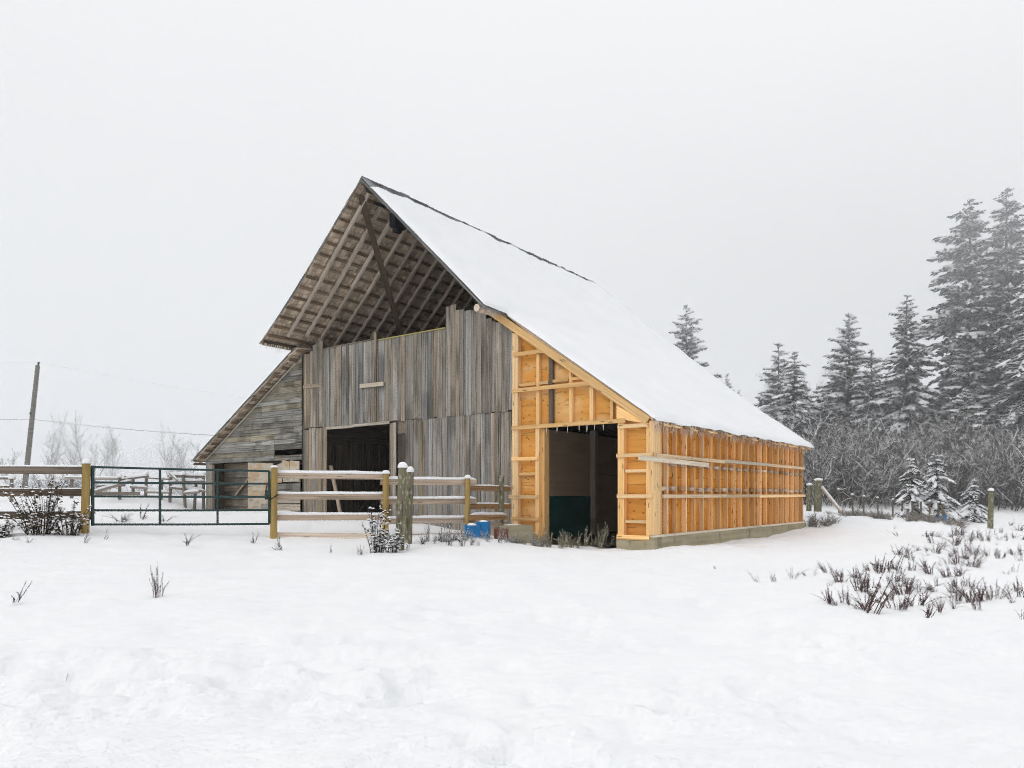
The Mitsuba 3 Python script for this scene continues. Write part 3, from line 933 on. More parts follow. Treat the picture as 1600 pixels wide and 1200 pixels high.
def side_up(key, bsdf, b0, b1, z0, z1, out=.13):
    P = np.zeros((2, 2, 2, 3))
    lean = rnd.uniform(-.01, .01)
    for i, z in enumerate((z0, z1)):
        for jx, bb in enumerate((b0, b1)):
            for kk in (0, 1):
                P[i, jx, kk] = W(-.001 - out * kk, bb + lean * i, z)
    v, f, uv = hexa(P)
    return add(key, (v, f), bsdf, uv=uv)


side_up(NL + '__corner_post', 'new_wood', -.14, .17, .66, 3.36, .14)
side_up(NL + '__corner_post', 'new_wood', .18, .30, .66, 3.36, .12)
for b_ in SB:
    side_up(NL + '__stud', 'new_wood', b_ - .019, b_ + .019, .66, 3.34, .125 + rnd.uniform(-.008, .008))


def girt_s(b0, b1, z, bsdf, h=.09, a=-.13, t=.04):
    bar(NL + '__girt', bsdf, (a, b0, z), (a, b1, z + rnd.uniform(-.015, .015)), ZD, h, -AD, t)


girt_s(-.05, 4.2, 2.55, 'girt_wood'); girt_s(4.205, 8.0, 2.565, 'pale_wood'); girt_s(8.005, 11.8, 2.57, 'girt_wood')
girt_s(.30, 4.3, 1.575, 'girt_wood'); girt_s(4.305, 7.0, 1.575, 'girt_wood'); girt_s(7.005, 11.86, 1.575, 'new_wood')
labels[bar(NL + '__loose_board', 'pale_wood', (-.175, -1.0, 2.455), (-.175, 2.96, 2.41), ZD, .115, -AD, .035)] = {'label': 'pale loose board nailed over the girt and jutting past the corner'}
bar(NL + '__top_plate', 'new_wood', (-.10, -.12, 3.35), (-.10, 11.8, 3.35), ZD, .06, AD, .1)
bar(NL + '__sill_plate', 'pale_wood', (-.15, -.12, .63), (-.15, 11.85, .63), ZD, .05, AD, .2)
bar(NL + '__sill_plate', 'new_wood', (.05, -.16, .565), (.86, -.16, .565), ZD, .07, BD, .14)
for i, b_ in enumerate([.30] + SB[:-1]):
    for z_, hh in ((1.76, .10), (2.36, .07)):
        if z_ > 2 and i < 1: continue
        nb = SB[i]
        P0 = (-.10 - rnd.uniform(0, .015), nb - .24 - rnd.uniform(0, .06), z_ + rnd.uniform(-.02, .02))
        bar(NL + '__block', 'rail_wood' if rnd.random() < .7 else 'tan_rail_wood', P0, (P0[0], nb - .022, P0[2]), ZD, hh, AD, .095)
# footing
bar(NL + '__footing', 'concrete_mat', (-.16, -.17, .31), (-.16, 5.9, .31), ZD, .585, AD, .25)
bar(NL + '__footing', 'concrete_mat', (-.157, 5.91, .31), (-.157, 11.95, .31), ZD, .58, AD, .25)
bar(NL + '__footing', 'concrete_mat', (.095, -.165, .25), (.86, -.165, .25), ZD, .54, BD, .25)
bar(NL + '__footing', 'concrete_mat', (3.06, -.10, .28), (4.1, -.10, .28), ZD, .5, BD, .2)
# straw and drips along the right eave
rs = np.random.RandomState(11)
st = []
for i in range(420):
    b_ = rs.uniform(-.3, 12.1)
    L = rs.uniform(.10, .26) * (1.3 if b_ < 2 else 1)
    dx, dy = rs.uniform(-.03, .06), rs.normal(-.05, .06)
    a0 = -.22 + rs.uniform(-.05, .08)
    st.append(tube([W(a0, b_, 3.36), W(a0 + dx * .4, b_ + dy * .35, 3.36 - L * .5), W(a0 + dx, b_ + dy, 3.36 - L)], [rs.uniform(.009, .017), rs.uniform(.006, .011), .003], 4))
tag(add(NL + '__eave_icicles', join(st), 'straw_ice'), 'thin stained icicles hanging along the snowy right eave', kind='stuff')
b = -.12
while b < 12:
    w = rnd.uniform(.12, .34)
    bar(NL + '__eave_shake', rnd.choice(['new_wood', 'tan_rail_wood']), (-.19, b, 3.34), (-.19, b + w - .02, 3.34 + rnd.uniform(-.015, .015)), AD + ZD * .7, .20 + rnd.uniform(-.05, .07), -ZD, .022)
    b += w
# inside the new lean-to: stall wall, post
SW = NL + '__stall_wall'
bar(SW + '__plywood_sheet' if False else NL + '__plywood_sheet', 'plywood_mat', (3.95, .1, 2.53), (3.95, 3.7, 2.53), ZD, 1.9, AD, .03)
labels[bar(NL + '__stall_board', 'green_paint', (3.94, .1, .9), (3.94, 3.7, .9), ZD, 1.36, AD, .04)] = {'label': 'dark green painted lower stall wall'}
bar(NL + '__plywood_sheet', 'plywood_mat', (3.95, 3.96, 2.86), (3.95, 6.4, 2.86), ZD, 1.2, AD, .03)
bar(NL + '__plywood_sheet', 'plywood_mat', (3.955, 3.96, 1.2), (3.955, 11.6, 1.2), ZD, 2.1, AD, .03)
bar(NL + '__plywood_sheet', 'plywood_mat', (3.95, 6.41, 2.86), (3.95, 11.6, 2.86), ZD, 1.2, AD, .03)
upright(NL + '__interior_post', 'rafter_wood', 3.80, 3.98, .9, 3.6, 3.74, .16)
upright(NL + '__interior_post', 'concrete_mat', 3.79, 3.99, .2, .9, 3.73, .18)
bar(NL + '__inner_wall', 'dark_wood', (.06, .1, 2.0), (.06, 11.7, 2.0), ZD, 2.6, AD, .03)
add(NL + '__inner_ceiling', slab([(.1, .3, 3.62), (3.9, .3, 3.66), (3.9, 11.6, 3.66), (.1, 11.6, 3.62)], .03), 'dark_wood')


# ------------------------------------------------------------------ fences and gates
def post_mesh(x, y, top, r, lean=(0, 0), base=None, sides=12, depth=.25):
    z0 = (gz(x, y) if base is None else base) - depth
    zs = np.array([z0, z0 + .4, (z0 + top) / 2, top - .012, top])
    s = (zs - z0) / (top - z0)
    rr = r * np.array([1.06, 1.03, 1.0, .97, .90])
    rs_ = np.random.RandomState(int(abs(x * 77 + y * 31)) % 9999)
    pts = np.stack([x + lean[0] * (s - 1), y + lean[1] * (s - 1), zs], 1)
    return tube(pts, rr, sides)


def rail(key, q0, q1, h, t, bsdf, snow=0.0, seed=0, toward=None):
    q0, q1 = np.asarray(q0, float), np.asarray(q1, float)
    d = unit(q1 - q0)
    n = np.cross(d, ZD) if toward is None else np.asarray(toward, float)
    k = add_plank(key, bsdf, q0, q1, ZD, h, n, t)
    if snow:
        up = ZD * h / 2 + unit(n) * t / 2
        add(k + '__snow', snow_strip(q0 + up, q1 + up, t * 1.25, snow, seed), 'snow_mat', smooth=True)
    return k


# left board fence, three dark rails and a treated end post
F1 = numbered('board_fence')
tag(F1, 'dark brown three rail fence running off left of the green gate', 'fence')
pA = np.array([-8.96, 15.95]); pZ = np.array([-15.4, 14.8])
dA = unit(pZ - pA)
k = add(F1 + '__post', post_mesh(-8.96, 15.9, 2.27, .082, (.04, 0), base=.80), 'treated_post', smooth=40)
add(k + '__snow', snow_cap((-8.96, 15.9, 2.27), .088, .10, 3), 'snow_mat', smooth=True)
for s in (2.5, 5.0):
    p = pA + dA * s
    k = add(F1 + '__post', post_mesh(p[0], p[1], 2.22, .075), 'treated_post', smooth=40)
for i, (z_, sn) in enumerate(((2.13, .035), (1.66, .02), (1.185, .0))):
    q0 = np.append(pA + [0, .09], z_); q1 = np.append(pZ + [0, .09], z_ - .0)
    rail(F1 + '__rail', q0, q1, .16, .04, 'brown_rail_wood', sn, i, toward=(0, 1, 0))

# green tube gate
G1 = numbered('farm_gate')
tag(G1, 'dark green five bar tube gate closed across the opening', 'gate')
gl, gr = np.array([-8.86, 15.98]), np.array([-5.56, 17.32])
zl, zrr = [2.20, 1.875, 1.58, 1.285, .985], [2.155, 1.865, 1.565, 1.265, .945]
for z0, z1 in zip(zl, zrr):
    v, f = tube([np.append(gl, z0), np.append((gl + gr) / 2, (z0 + z1) / 2 - .006), np.append(gr, z1)], .024, 8)
    add(G1 + '__bar', (v, f), 'gate_paint', smooth=True)
for s, r in ((0, .034), (.362, .026), (.69, .026), (1.0, .03)):
    p = gl + (gr - gl) * s
    t0, t1 = zl[0] + (zrr[0] - zl[0]) * s, zl[-1] + (zrr[-1] - zl[-1]) * s
    v, f = tube([np.append(p + [0, -.02], t1 - (.03 if s == 0 else .0)), np.append(p + [0, -.02], t0 + (.03 if s == 0 else 0))], r, 8)
    add(G1 + '__upright', (v, f), 'gate_paint', smooth=True)
for z_ in (2.02, 1.12):
    v, f = tube([np.append(gl, z_), (-8.93, 15.95, z_)], .03, 6)
    add(G1 + '__hinge', (v, f), 'black_steel', smooth=True)
v, f = tube([np.append(gr + [-.03, -.03], 1.56), np.append(gr + [.03, -.12], 1.50), (-5.42, 17.2, 1.55), (-5.36, 17.3, 1.62)], .014, 6)
add(G1 + '__latch_chain', (v, f), 'black_steel', smooth=True)
add(G1 + '__latch_plate', join([plank(np.append(gr + [-.05, -.03], 1.50), np.append(gr + [-.05, -.03], 1.72), (1, 0, 0), .09, (0, 1, 0), .03)])[:2], 'gate_paint')

# board fence right of the gate
F2 = numbered('board_fence')
tag(F2, 'four rail board fence with snow on its rails running from gate to barn', 'fence')
P1, P2, P3, P4 = np.array([-5.46, 17.35]), np.array([-2.98, 17.85]), np.array([-1.10, 18.7]), np.array([-.28, 19.75])
for i, (p, top, r, mat, base) in enumerate(((P1, 2.24, .078, 'treated_post', .63), (P2, 2.11, .075, 'treated_post', .62), (P3, 2.02, .065, 'treated_post', .6), (P4, 2.13, .075, 'mossy_post', .4))):
    k = add(F2 + '__post', post_mesh(p[0], p[1], top, r, (.02, 0), base=base), mat, smooth=40)
    if i < 3:
        add(k + '__snow', snow_cap((p[0], p[1], top), r * 1.12, .09 if i else .05, i + 20), 'snow_mat', smooth=True)


def run(pa, pb, zs, zs2, h, bsdf, snow, back=.08, ext=(0, 0), seed=0):
    d = unit(pb - pa); n = np.array([-d[1], d[0]]) if -d[1] * 0 + d[0] > 0 else np.array([d[1], -d[0]])
    for i, (z0, z1) in enumerate(zip(zs, zs2)):
        q0 = np.append(pa - d * ext[0] + n * back, z0); q1 = np.append(pb + d * ext[1] + n * back, z1)
        rail(F2 + '__rail', q0, q1, h, .04, bsdf, snow if i < 3 else 0, seed + i, toward=np.append(n, 0))


run(P1, P2, (2.06, 1.575, 1.085, .68), (2.04, 1.565, 1.08, .62), .135, 'rail_wood', .055, ext=(0.05, .06), seed=30)
run(P2, P3, (1.92, 1.455, .985, .60), (1.93, 1.455, .99, .6), .14, 'rail_wood', .055, ext=(.1, .27), seed=40)
run(P3, P4, (1.78, 1.33), (1.77, 1.30), .14, 'tan_rail_wood', .03, back=.02, ext=(0, .45), seed=50)
run(P3, P4, (1.05,), (1.03,), .14, 'tan_rail_wood', .06, back=-.09, ext=(.0, .12), seed=60)
run(P3, P4, (.86, ), (.84,), .13, 'rail_wood', .0, back=-.05, ext=(.0, .3), seed=63)

# two old mossy posts
for i, (x, y, top, r, ln) in enumerate(((-2.385, 16.45, 2.20, .10, (.075, 0)), (-2.31, 17.15, 2.13, .082, (.05, 0)))):
    k = numbered('fence_post')
    tag(k, ('thick mossy old post leaning in front of the board fence with snow cap', 'mossy round post standing close behind the thick leaning old post')[i], 'fence post')
    v, f = post_mesh(x, y, top, r, ln, base=gz(x, y), sides=16)
    p = np.stack([v[:, 0] * 9, v[:, 1] * 9, v[:, 2] * 2.2], -1)
    v = v + (meshkit.fbm(p, 3, 2) - .5)[:, None] * np.array([.03, .03, 0])
    add(k + '__wood', (v, f), 'mossy_post', smooth=50)
    add(k + '__snow', snow_cap((x, y, top), r * .98, .13, 50 + i), 'snow_mat', smooth=True)

# blue plastic drum cut down, concrete block, scrap board by the wall
k = numbered('feed_tub')
tag(k, 'bright blue plastic feed tub beneath the board fence by the barn wall', 'tub')
tubz = gz(-.9, 18.0)
def tub(c, w, d, h, rot, taper=.9):
    a0 = [(-1, -1), (1, -1), (1, 1), (-1, 1)]
    ring = []
    for sx, sy in a0:
        for t in np.linspace(-.6, .6, 4):
            ang = math.atan2(sy, sx) + t
            ring.append((sx * (1 - .18) + .18 * 1.3 * math.cos(ang), sy * (1 - .18) + .18 * 1.3 * math.sin(ang)))
    ring = np.array(ring); n = len(ring)
    lv = [(0, taper), (h * .9, 1), (h * .9, 1.05), (h, 1.05), (h, .97), (.04, taper * .95)]
    c_, s_ = math.cos(rot), math.sin(rot)
    V = []
    for z, kf in lv:
        x, y = ring[:, 0] * w / 2 * kf, ring[:, 1] * d / 2 * kf
        V.append(np.stack([c[0] + c_ * x - s_ * y, c[1] + s_ * x + c_ * y, np.full(n, c[2] + z)], 1))
    V = np.vstack(V + [[[c[0], c[1], c[2] + .04]]])
    F = []
    for i in range(len(lv) - 1):
        for j in range(n):
            p, q = i * n + j, i * n + (j + 1) % n
            F += [[p, q, q + n], [p, q + n, p + n]]
    F += [[(len(lv) - 1) * n + j, (len(lv) - 1) * n + (j + 1) % n, len(V) - 1] for j in range(n)]
    return V, np.array(F)
add(k + '__body', tub((-.96, 18.25, tubz - .26), .35, .33, .58, .15), 'blue_plastic', smooth=35)
add(k + '__snow', snow_strip((-1.09, 18.25, tubz + .31), (-.83, 18.25, tubz + .31), .27, .06, 3), 'snow_mat', smooth=True)
k2 = numbered('feed_tub')
tag(k2, 'taller blue plastic tub with snowy rim standing right of the other tub', 'tub')
add(k2 + '__body', tub((-.69, 18.3, tubz - .22), .27, .30, .62, -.2, .90), 'blue_plastic', smooth=35)
add(k2 + '__snow', snow_strip((-.80, 18.3, tubz + .38), (-.58, 18.3, tubz + .38), .27, .06, 5), 'snow_mat', smooth=True)
k = numbered('concrete_block')
tag(k, 'grey concrete block standing against the lean-to left of its doorway', 'block')
cb = trimesh.creation.box((.72, .5, .75)); cb = cb.subdivide().subdivide().subdivide()
cb.vertices += (meshkit.fbm(cb.vertices * 5, 3, 2) - .5)[:, None] * unit([1, 1, 1]) * .05
cb.apply_transform(trimesh.transformations.rotation_matrix(.5, [0, 0, 1])); cb.apply_translation([.10, 19.3, .47])
add(k + '__body', cb, 'concrete_mat', smooth=30)
add(k + '__snow', snow_strip((-.2, 19.35, .845), (.25, 19.15, .845), .25, .02, 9), 'snow_mat', smooth=True)
k = add('rusty_barrel', trimesh.creation.cylinder(.17, .5, sections=24, transform=trimesh.transformations.translation_matrix([-.28, 18.75, .52])), 'rust', smooth=30)
tag(k, 'small rusty drum half sunk in snow between blue tub and concrete block', 'drum')


# ------------------------------------------------------------------ plants
def weed_variant(seed, n=9, h=1.0, spread=.35, leafy=1.0, snow=.3, kind='spike'):
    """unit-high clump of upright dry stems (built 1 m tall, scaled when placed)"""
    rs = np.random.RandomState(seed)
    st, sn = [], []
    for i in range(n):
        a0 = a0 if i else rs.rand() * 6.28
        a = a0 + rs.normal(0, 1.1)
        H = h * rs.uniform(.35, 1.0)
        lean = rs.uniform(.02, spread) * H * (2.4 if rs.rand() < .15 else 1)
        b = np.array([math.cos(a), math.sin(a), 0]) * rs.uniform(0, .26)
        s = np.linspace(0, 1, 6)
        pts = b + np.stack([math.cos(a) * lean * s ** 1.6, math.sin(a) * lean * s ** 1.6, H * s * (1 - .12 * s * (lean / H) * 3) - .06], 1) + np.cumsum(rs.normal(0, .012, (6, 3)), 0) * s[:, None]
        r = rs.uniform(.008, .0135)
        st.append(tube(pts, r * np.array([1, 1, .95, .9, .7, .25]), 4))
        m = int(H * 26 * leafy)
        for q in range(m):                    # seed husks and curled leaves hugging the stem
            t = rs.uniform(.22, 1)
            c = np.array([np.interp(t, s, pts[:, k]) for k in range(3)])
            ang, L = rs.rand() * 6.28, rs.uniform(.03, .085) * (1.2 - .5 * t)
            d = np.array([math.cos(ang) * .55, math.sin(ang) * .55, rs.uniform(.4, 1.0)]); sd = np.array([-math.sin(ang), math.cos(ang), 0]) * L * .32
            tip = c + d * L
            st.append((np.array([c - sd * .4, c + d * L * .5 + sd, tip, c + d * L * .5 - sd]), np.array([[0, 1, 2], [0, 2, 3]])))
            if rs.rand() < snow * .5:
                o = np.array([0, 0, .012])
                sn.append((np.array([c + d * L * .4 - sd * .9 + o, c + d * L * .4 + sd * .9 + o, tip + sd * .7 + o, tip + o * 2.2, tip - sd * .7 + o]), np.array([[0, 1, 2], [0, 2, 3], [0, 3, 4]])))
    return join(st), (join(sn) if sn else None)


WV = [weed_variant(100 + i, n=[9, 13, 16, 6, 11, 19, 5, 12, 8, 14][i], spread=[.3, .45, .6, .35, .8, .5, .4, .7, .9, .35][i], snow=[.1, .25, .15, .3, .2, .25, .2, .3, .4, .2][i], leafy=[1, .7, 1.2, .8, 1, 1.3, .6, 1.1, .8, 1][i]) for i in range(10)]
WD = [(mikit.ply(s, 'weed_stem'), mikit.ply(t, 'frost_mat') if t else None) for s, t in WV]
DD = [(mikit.ply(s, 'dark_weed_mat'), mikit.ply(t, 'frost_mat') if t else None) for s, t in [weed_variant(140 + i, n=[8, 6, 11][i], spread=[.35, .7, 1.0][i], leafy=1.6, snow=.5) for i in range(3)]]
SD = [(mikit.ply(s, 'dark_weed_mat'), mikit.ply(t, 'frost_mat')) for s, t in [weed_variant(160 + i, n=[9, 12, 7][i], spread=[.5, .8, .6][i], leafy=1.7, snow=1.6) for i in range(3)]]
GD = [(mikit.ply(s, 'dry_grass_mat'), mikit.ply(t, 'frost_mat')) for s, t in [weed_variant(180 + i, n=[14, 18, 11][i], spread=[.35, .5, .4][i], leafy=1.8, snow=.22) for i in range(3)]]
BD_ = [(mikit.ply(s, 'grey_brush'), mikit.ply(t, 'frost_mat')) for s, t in [weed_variant(190 + i, n=[26, 30, 22][i], spread=[.9, 1.1, 1.0][i], leafy=.9, snow=.5) for i in range(3)]]


def plant(key, lib, x, y, h, lean, seed, label, cat, group=None, wide=1.0):
    r = random.Random(seed)
    s, t = lib[r.randrange(len(lib))]
    m = np.eye(4); ww = h * wide * r.uniform(.9, 1.25)
    a = r.random() * 6.28
    rot = np.array([[math.cos(a), -math.sin(a), 0], [math.sin(a), math.cos(a), 0], [0, 0, 1]])
    shear = np.eye(3); shear[0, 2] = lean * .9
    m[:3, :3] = shear @ np.diag([ww, ww, h]) @ rot
    m[:3, 3] = [x, y, gz(x, y) - .01]
    k = numbered(key)
    M = T(m)
    scene[k + '__stems'] = {**s, 'to_world': M}
    if t:
        scene[k + '__frost'] = {**t, 'to_world': M}
        tag(k + '__frost', kind='stuff')
    tag(k, label, cat, group)
    return k


WEEDS = [(5.84,14.0,.28,-.5),(5.47,12.61,.43,-.35),(5.56,12.7,.3,0),(4.57,10.26,.33,0),(5.23,11.34,.52,-.15),(5.98,13.11,.27,0),(4.51,9.61,.6,.5),(4.58,10.01,.14,-.1),(6.82,13.88,.45,.2),(7.05,14.0,.43,.2),(5.83,11.29,.36,-.3),(6.39,12.61,.36,0),(8.37,16.19,.25,-.4),(8.39,15.97,.3,0),(8.35,15.72,.29,0),(7.9,14.42,.27,-.6),(6.35,12.17,.27,.4),(6.16,11.42,.29,0),(6.46,11.55,.27,-.2),(5.62,11.31,.12,0),(4.98,9.0,.26,.5),(6.68,11.44,.19,-.2),(6.72,11.24,.32,-.6),(6.47,10.67,.33,-.2),(6.58,10.67,.34,0),(6.77,10.67,.24,0),(7.02,10.93,.28,.4),(6.88,10.4,.12,0),(7.73,11.6,.18,0),(9.33,14.0,.19,0),(8.89,13.6,.14,.5),(10.33,15.33,.34,-.2),(6.04,8.94,.17,0),(12.74,23.02,.27,0),(13.0,23.28,.12,0),(9.91,18.01,.18,0),(9.68,18.01,.15,-.5),(11.1,19.37,.26,0),(11.49,19.59,.5,0),(14.15,24.19,.45,0),(14.39,24.19,.33,0),(12.05,20.32,.21,0),(12.52,20.69,.39,0),(14.75,24.3,.25,0),(14.12,22.91,.39,-.2),(10.39,17.37,.26,-.2),(10.7,17.69,.27,.2),(9.23,15.51,.29,.2),(8.81,14.69,.27,0),(8.97,14.69,.3,.2),(10.65,17.1,.26,-.3),(10.56,16.79,.23,-.3),(10.68,16.41,.17,0),(11.48,17.41,.18,0),(11.36,17.14,.17,0),(15.46,24.52,.33,0),(15.49,24.3,.29,-.2),(21.72,32.94,.39,0),(20.1,29.94,.3,0),(15.42,22.81,.23,0),(20.85,30.91,.31,0),(8.84,15.3,.26,0),(4.93,10.1,.07,0)]
_r = random.Random(77)
for _i in range(95):                       # the thinner scatter between the larger clumps
    _y = 9.5 + 18 * _r.random() ** 1.1
    _u = _r.uniform(.44, .74) if _r.random() < .75 else _r.uniform(.36, .48)
    if _y > 15 and _u < .5 or _u < .42: continue
    WEEDS.append((_u * _y, _y, _r.uniform(.08, .30), _r.uniform(-.4, .4)))
for _i in range(46):                       # the dense brown patch
    _y = _r.uniform(9.8, 14.5)
    _u = .415 + .14 * _r.random() + (.10 * _r.random() if _r.random() < .35 else 0)
    if abs(_u - .47) < .03 and _y < 10.2: continue
    WEEDS.append((_u * _y, _y, _r.uniform(.14, .36), _r.uniform(-.6, .4)))
for _i in range(40):
    _y = _r.uniform(11, 24); _u = _r.uniform(.54, .74)
    WEEDS.append((_u * _y, _y, _r.uniform(.14, .34), _r.uniform(-.4, .3)))
WGRP = 'dry weeds poking through the snow in the right foreground'
for i, (x, y, h, l) in enumerate(WEEDS):
    lab = 'dry reddish brown weed clump standing in the snow field right of the barn'
    if i == 6: lab = 'tallest reddish weed cluster leaning right in the snow field'
    if i == 20: lab = 'nearest feathery weed leaning right alone in the right foreground snow'
    grp = None if i in (6, 20) else WGRP
    if grp:
        zn = ('nearest', 'middle', 'farther', 'farthest')[int(np.searchsorted([11.5, 15, 20], y))]
        side = ('far left', 'left', 'right', 'far right')[int(np.searchsorted([.44, .5, .58], x / y))]
        lab = f'dry reddish weed clump among the {zn} weeds, {side} part of the right field'
        grp = f'{zn} dry weeds on the {side} of the right field'
    plant('dry_weed', WD, x, y, h * 1.05, l, 900 + i, lab, 'weed', grp, 1.05)
for i, (x, y, h, l) in enumerate([(4.08,12.5,.3,-.7),(4.49,12.93,.24,-.3),(4.88,13.2,.32,0),(5.31,13.66,.15,-.2),(5.47,13.66,.22,0),(4.34,12.19,.11,0),(3.85,14.26,.1,-.5)]):
    plant('dry_weed', WD, x, y, h, l, 1000 + i, 'small dark weed tuft in the row nearest the new wall', 'weed', 'weed tufts in front of the new wall', .8)
plant('dry_weed', WD, -4.58, 9.78, .5, 0, 7, 'upright dark weed standing alone in the left foreground snow', 'weed', None, .33)
plant('dry_weed', DD, -6.14, 9.41, .28, .7, 11, 'small dark weed leaning right at the left edge of the snow', 'weed')
plant('dry_weed', GD, -3.76, 6.37, .11, .2, 12, 'thin lone stalk in the nearest snow on the left', 'weed', None, .12)
NEAR = [(-8.45,14.92,.32),(-8.24,15.26,.23),(-6.68,15.51,.33),(-5.62,16.45,.28),(-4.83,15.83,.34),(-3.77,15.76,.23),(-3.12,15.61,.33),(-2.27,16.3,.25),(-9.6,14.62,.17),(-9.29,14.52,.15)]
for i, (x, y, h) in enumerate(NEAR):
    plant('dark_weed', DD, x, y, h, .1, 60 + i, 'small dark weed in the snow in front of the gate and fence', 'weed', 'dark weeds along the fence line', .9 if i not in (3, 4) else 1.7)
for i, (x, y, h) in enumerate([(-9.72,17.89,.08),(-9.19,17.77,.3),(-9.32,18.18,.25),(-8.92,18.18,.46),(-8.38,18.18,.25)]):
    plant('dark_weed', DD, x, y, h, .3, 80 + i, 'sprawling bare stalks in the snow behind the green gate', 'weed', 'weeds behind the gate', 1.3)
for i, (x, y, h) in enumerate([(-1.91,17.29,.59),(-1.61,17.29,.56),(-1.42,16.87,.57),(-1.11,16.79,.6),(-.93,16.94,.34),(-.57,17.37,.38),(-.32,17.41,.56),(-1.34,16.79,.28),(-.74,16.9,.26),(-.08,17.73,.27),(-1.75,17.0,.3),(-1.25,17.4,.4)]):
    plant('snowy_weed', SD, x, y, h, 0, 120 + i, 'snow tipped weed in front of the board fence near the blue tubs', 'weed', 'snow tipped weeds by the fence', .6)
_r = random.Random(31)
for i in range(34):
    t = _r.random()
    x, y = -2.0 + 2.7 * t + _r.uniform(-.1, .1), 17.05 + 1.0 * t + _r.uniform(-.25, .35)
    plant('snowy_weed', SD, x, y, _r.uniform(.14, .34), _r.uniform(-.2, .2), 320 + i, 'low snow flecked weed in the strip before the board fence', 'weed', 'low weeds in the strip before the fence', 1.0)
for i, (x, y, h) in enumerate([(.08,17.97,.24),(.28,18.01,.27),(.49,18.01,.31),(.69,17.97,.26),(.89,17.89,.39),(1.09,17.69,.33),(1.33,18.26,.43),(1.59,18.81,.38),(1.83,19.06,.48),(2.05,19.15,.36),(2.27,19.15,.42),(2.48,19.06,.32),(2.68,18.94,.26),(.2,18.3,.3),(.6,18.4,.3),(1.45,18.4,.3),(2.15,18.9,.5)]):
    plant('dry_grass', GD, x, y, h * 1.5, 0, 150 + i, 'tuft of dry green grey grass before the lean-to doorway', 'grass tuft', 'grass tufts before the doorway', .75)
for i, (x, y, h) in enumerate([(10.78,27.53,.7),(10.98,27.28,.6),(11.51,27.6,.65),(12.16,28.42,.48),(11.2,28.0,.6),(11.8,28.0,.5)]):
    plant('brush_clump', BD_, x, y, h, 0, 190 + i, 'frosted grey brush at the far corner of the new wall', 'brush', 'brush at the far barn corner', .9)
for i in range(46):
    r = random.Random(700 + i)
    t = r.random()
    x, y = 14.0 + 3.0 * t + r.uniform(-.5, .5), 31.5 - 3.6 * t + r.uniform(-1.0, 1.6)
    plant('brush_clump', BD_, x, y, r.uniform(.25, .5), 0, 200 + i, 'low grey brown brush along the wire fence posts', 'brush', 'brush along the wire fence', 1.0)


def bush_mesh(seed, n, h, w, leaf, snowp, stemr=.008):
    rs = np.random.RandomState(seed)
    st, lf, sn = [], [], []
    for i in range(n):
        a = rs.rand() * 6.28; b = np.array([math.cos(a), math.sin(a) * .6, 0]) * rs.uniform(0, w * .32)
        H = h * rs.uniform(.35, 1); s = np.linspace(0, 1, 5); ln = rs.uniform(.1, .5) * w
        pts = b + np.stack([math.cos(a) * ln * s ** 1.5, math.sin(a) * .7 * ln * s ** 1.5, H * s - .05], 1) + rs.normal(0, .012, (5, 3)) * s[:, None]
        st.append(tube(pts, stemr * np.array([1.3, 1.1, 1, .8, .4]), 4))
        for q in range(leaf):
            t = rs.uniform(.18, 1) ** .8
            c = np.array([np.interp(t, s, pts[:, k]) for k in range(3)]) + rs.normal(0, .035, 3)
            ang, L = rs.rand() * 6.28, rs.uniform(.04, .09)
            d = np.array([math.cos(ang), math.sin(ang), rs.uniform(-.9, .5)]); sd = np.array([-math.sin(ang), math.cos(ang), rs.uniform(-.4, .4)]) * L * .4
            lf.append((np.array([c, c + d * L * .5 + sd, c + d * L, c + d * L * .5 - sd]), np.array([[0, 1, 2], [0, 2, 3]])))
            if rs.rand() < snowp:
                r_ = rs.uniform(.018, .038); o = c + d * L * .5 + [0, 0, .014]
                g = np.array([[1, 0, 0], [0, 1, 0], [-1, 0, 0], [0, -1, 0], [0, 0, .8], [0, 0, -.2]]) * r_ * np.array([rs.uniform(.8, 1.6), 1, 1])
                sn.append((o + g, np.array([[0, 1, 4], [1, 2, 4], [2, 3, 4], [3, 0, 4], [1, 0, 5], [2, 1, 5], [3, 2, 5], [0, 3, 5]])))
    return join(st), join(lf), join(sn)


def bush(key, x, y, args, label, leafmat='bush_leaf'):
    k = numbered(key); s, l, n = bush_mesh(*args)
    z0 = np.array([x, y, gz(x, y)])
    add(k + '__stems', (s[0] + z0, s[1]), 'dark_weed_mat'); add(k + '__leaves', (l[0] + z0, l[1]), leafmat); add(k + '__snow', (n[0] + z0, n[1]), 'frost_mat')
    tag(k, label, 'bush')
    for q in ('__stems', '__leaves', '__snow'): tag(k + q, kind='stuff')


bush('withered_bush', -9.55, 15.35, (5, 40, 1.25, 1.0, 15, .42), 'tall withered leafy bush with snow flecks before the dark rail fence')
bush('withered_bush', -9.05, 15.45, (6, 20, .80, .62, 13, .4), 'lower withered bush between the tall bush and the end post')
bush('withered_bush', -10.2, 15.0, (7, 14, .5, .5, 18, .5), 'clipped corner of a withered bush at the left picture edge')
bush('snowy_bush', -2.86, 15.95, (8, 17, 1.08, .55, 13, 1.0), 'snow laden weed bush in front of the leaning mossy post', 'dark_weed_mat')
bush('snowy_bush', -2.52, 15.92, (9, 14, .60, .42, 12, .9), 'low snow laden bush touching the foot of the mossy post', 'dark_weed_mat')


# ---- conifers
def twigs(base, tip, width, wdir):
    return base, tip, width, wdir


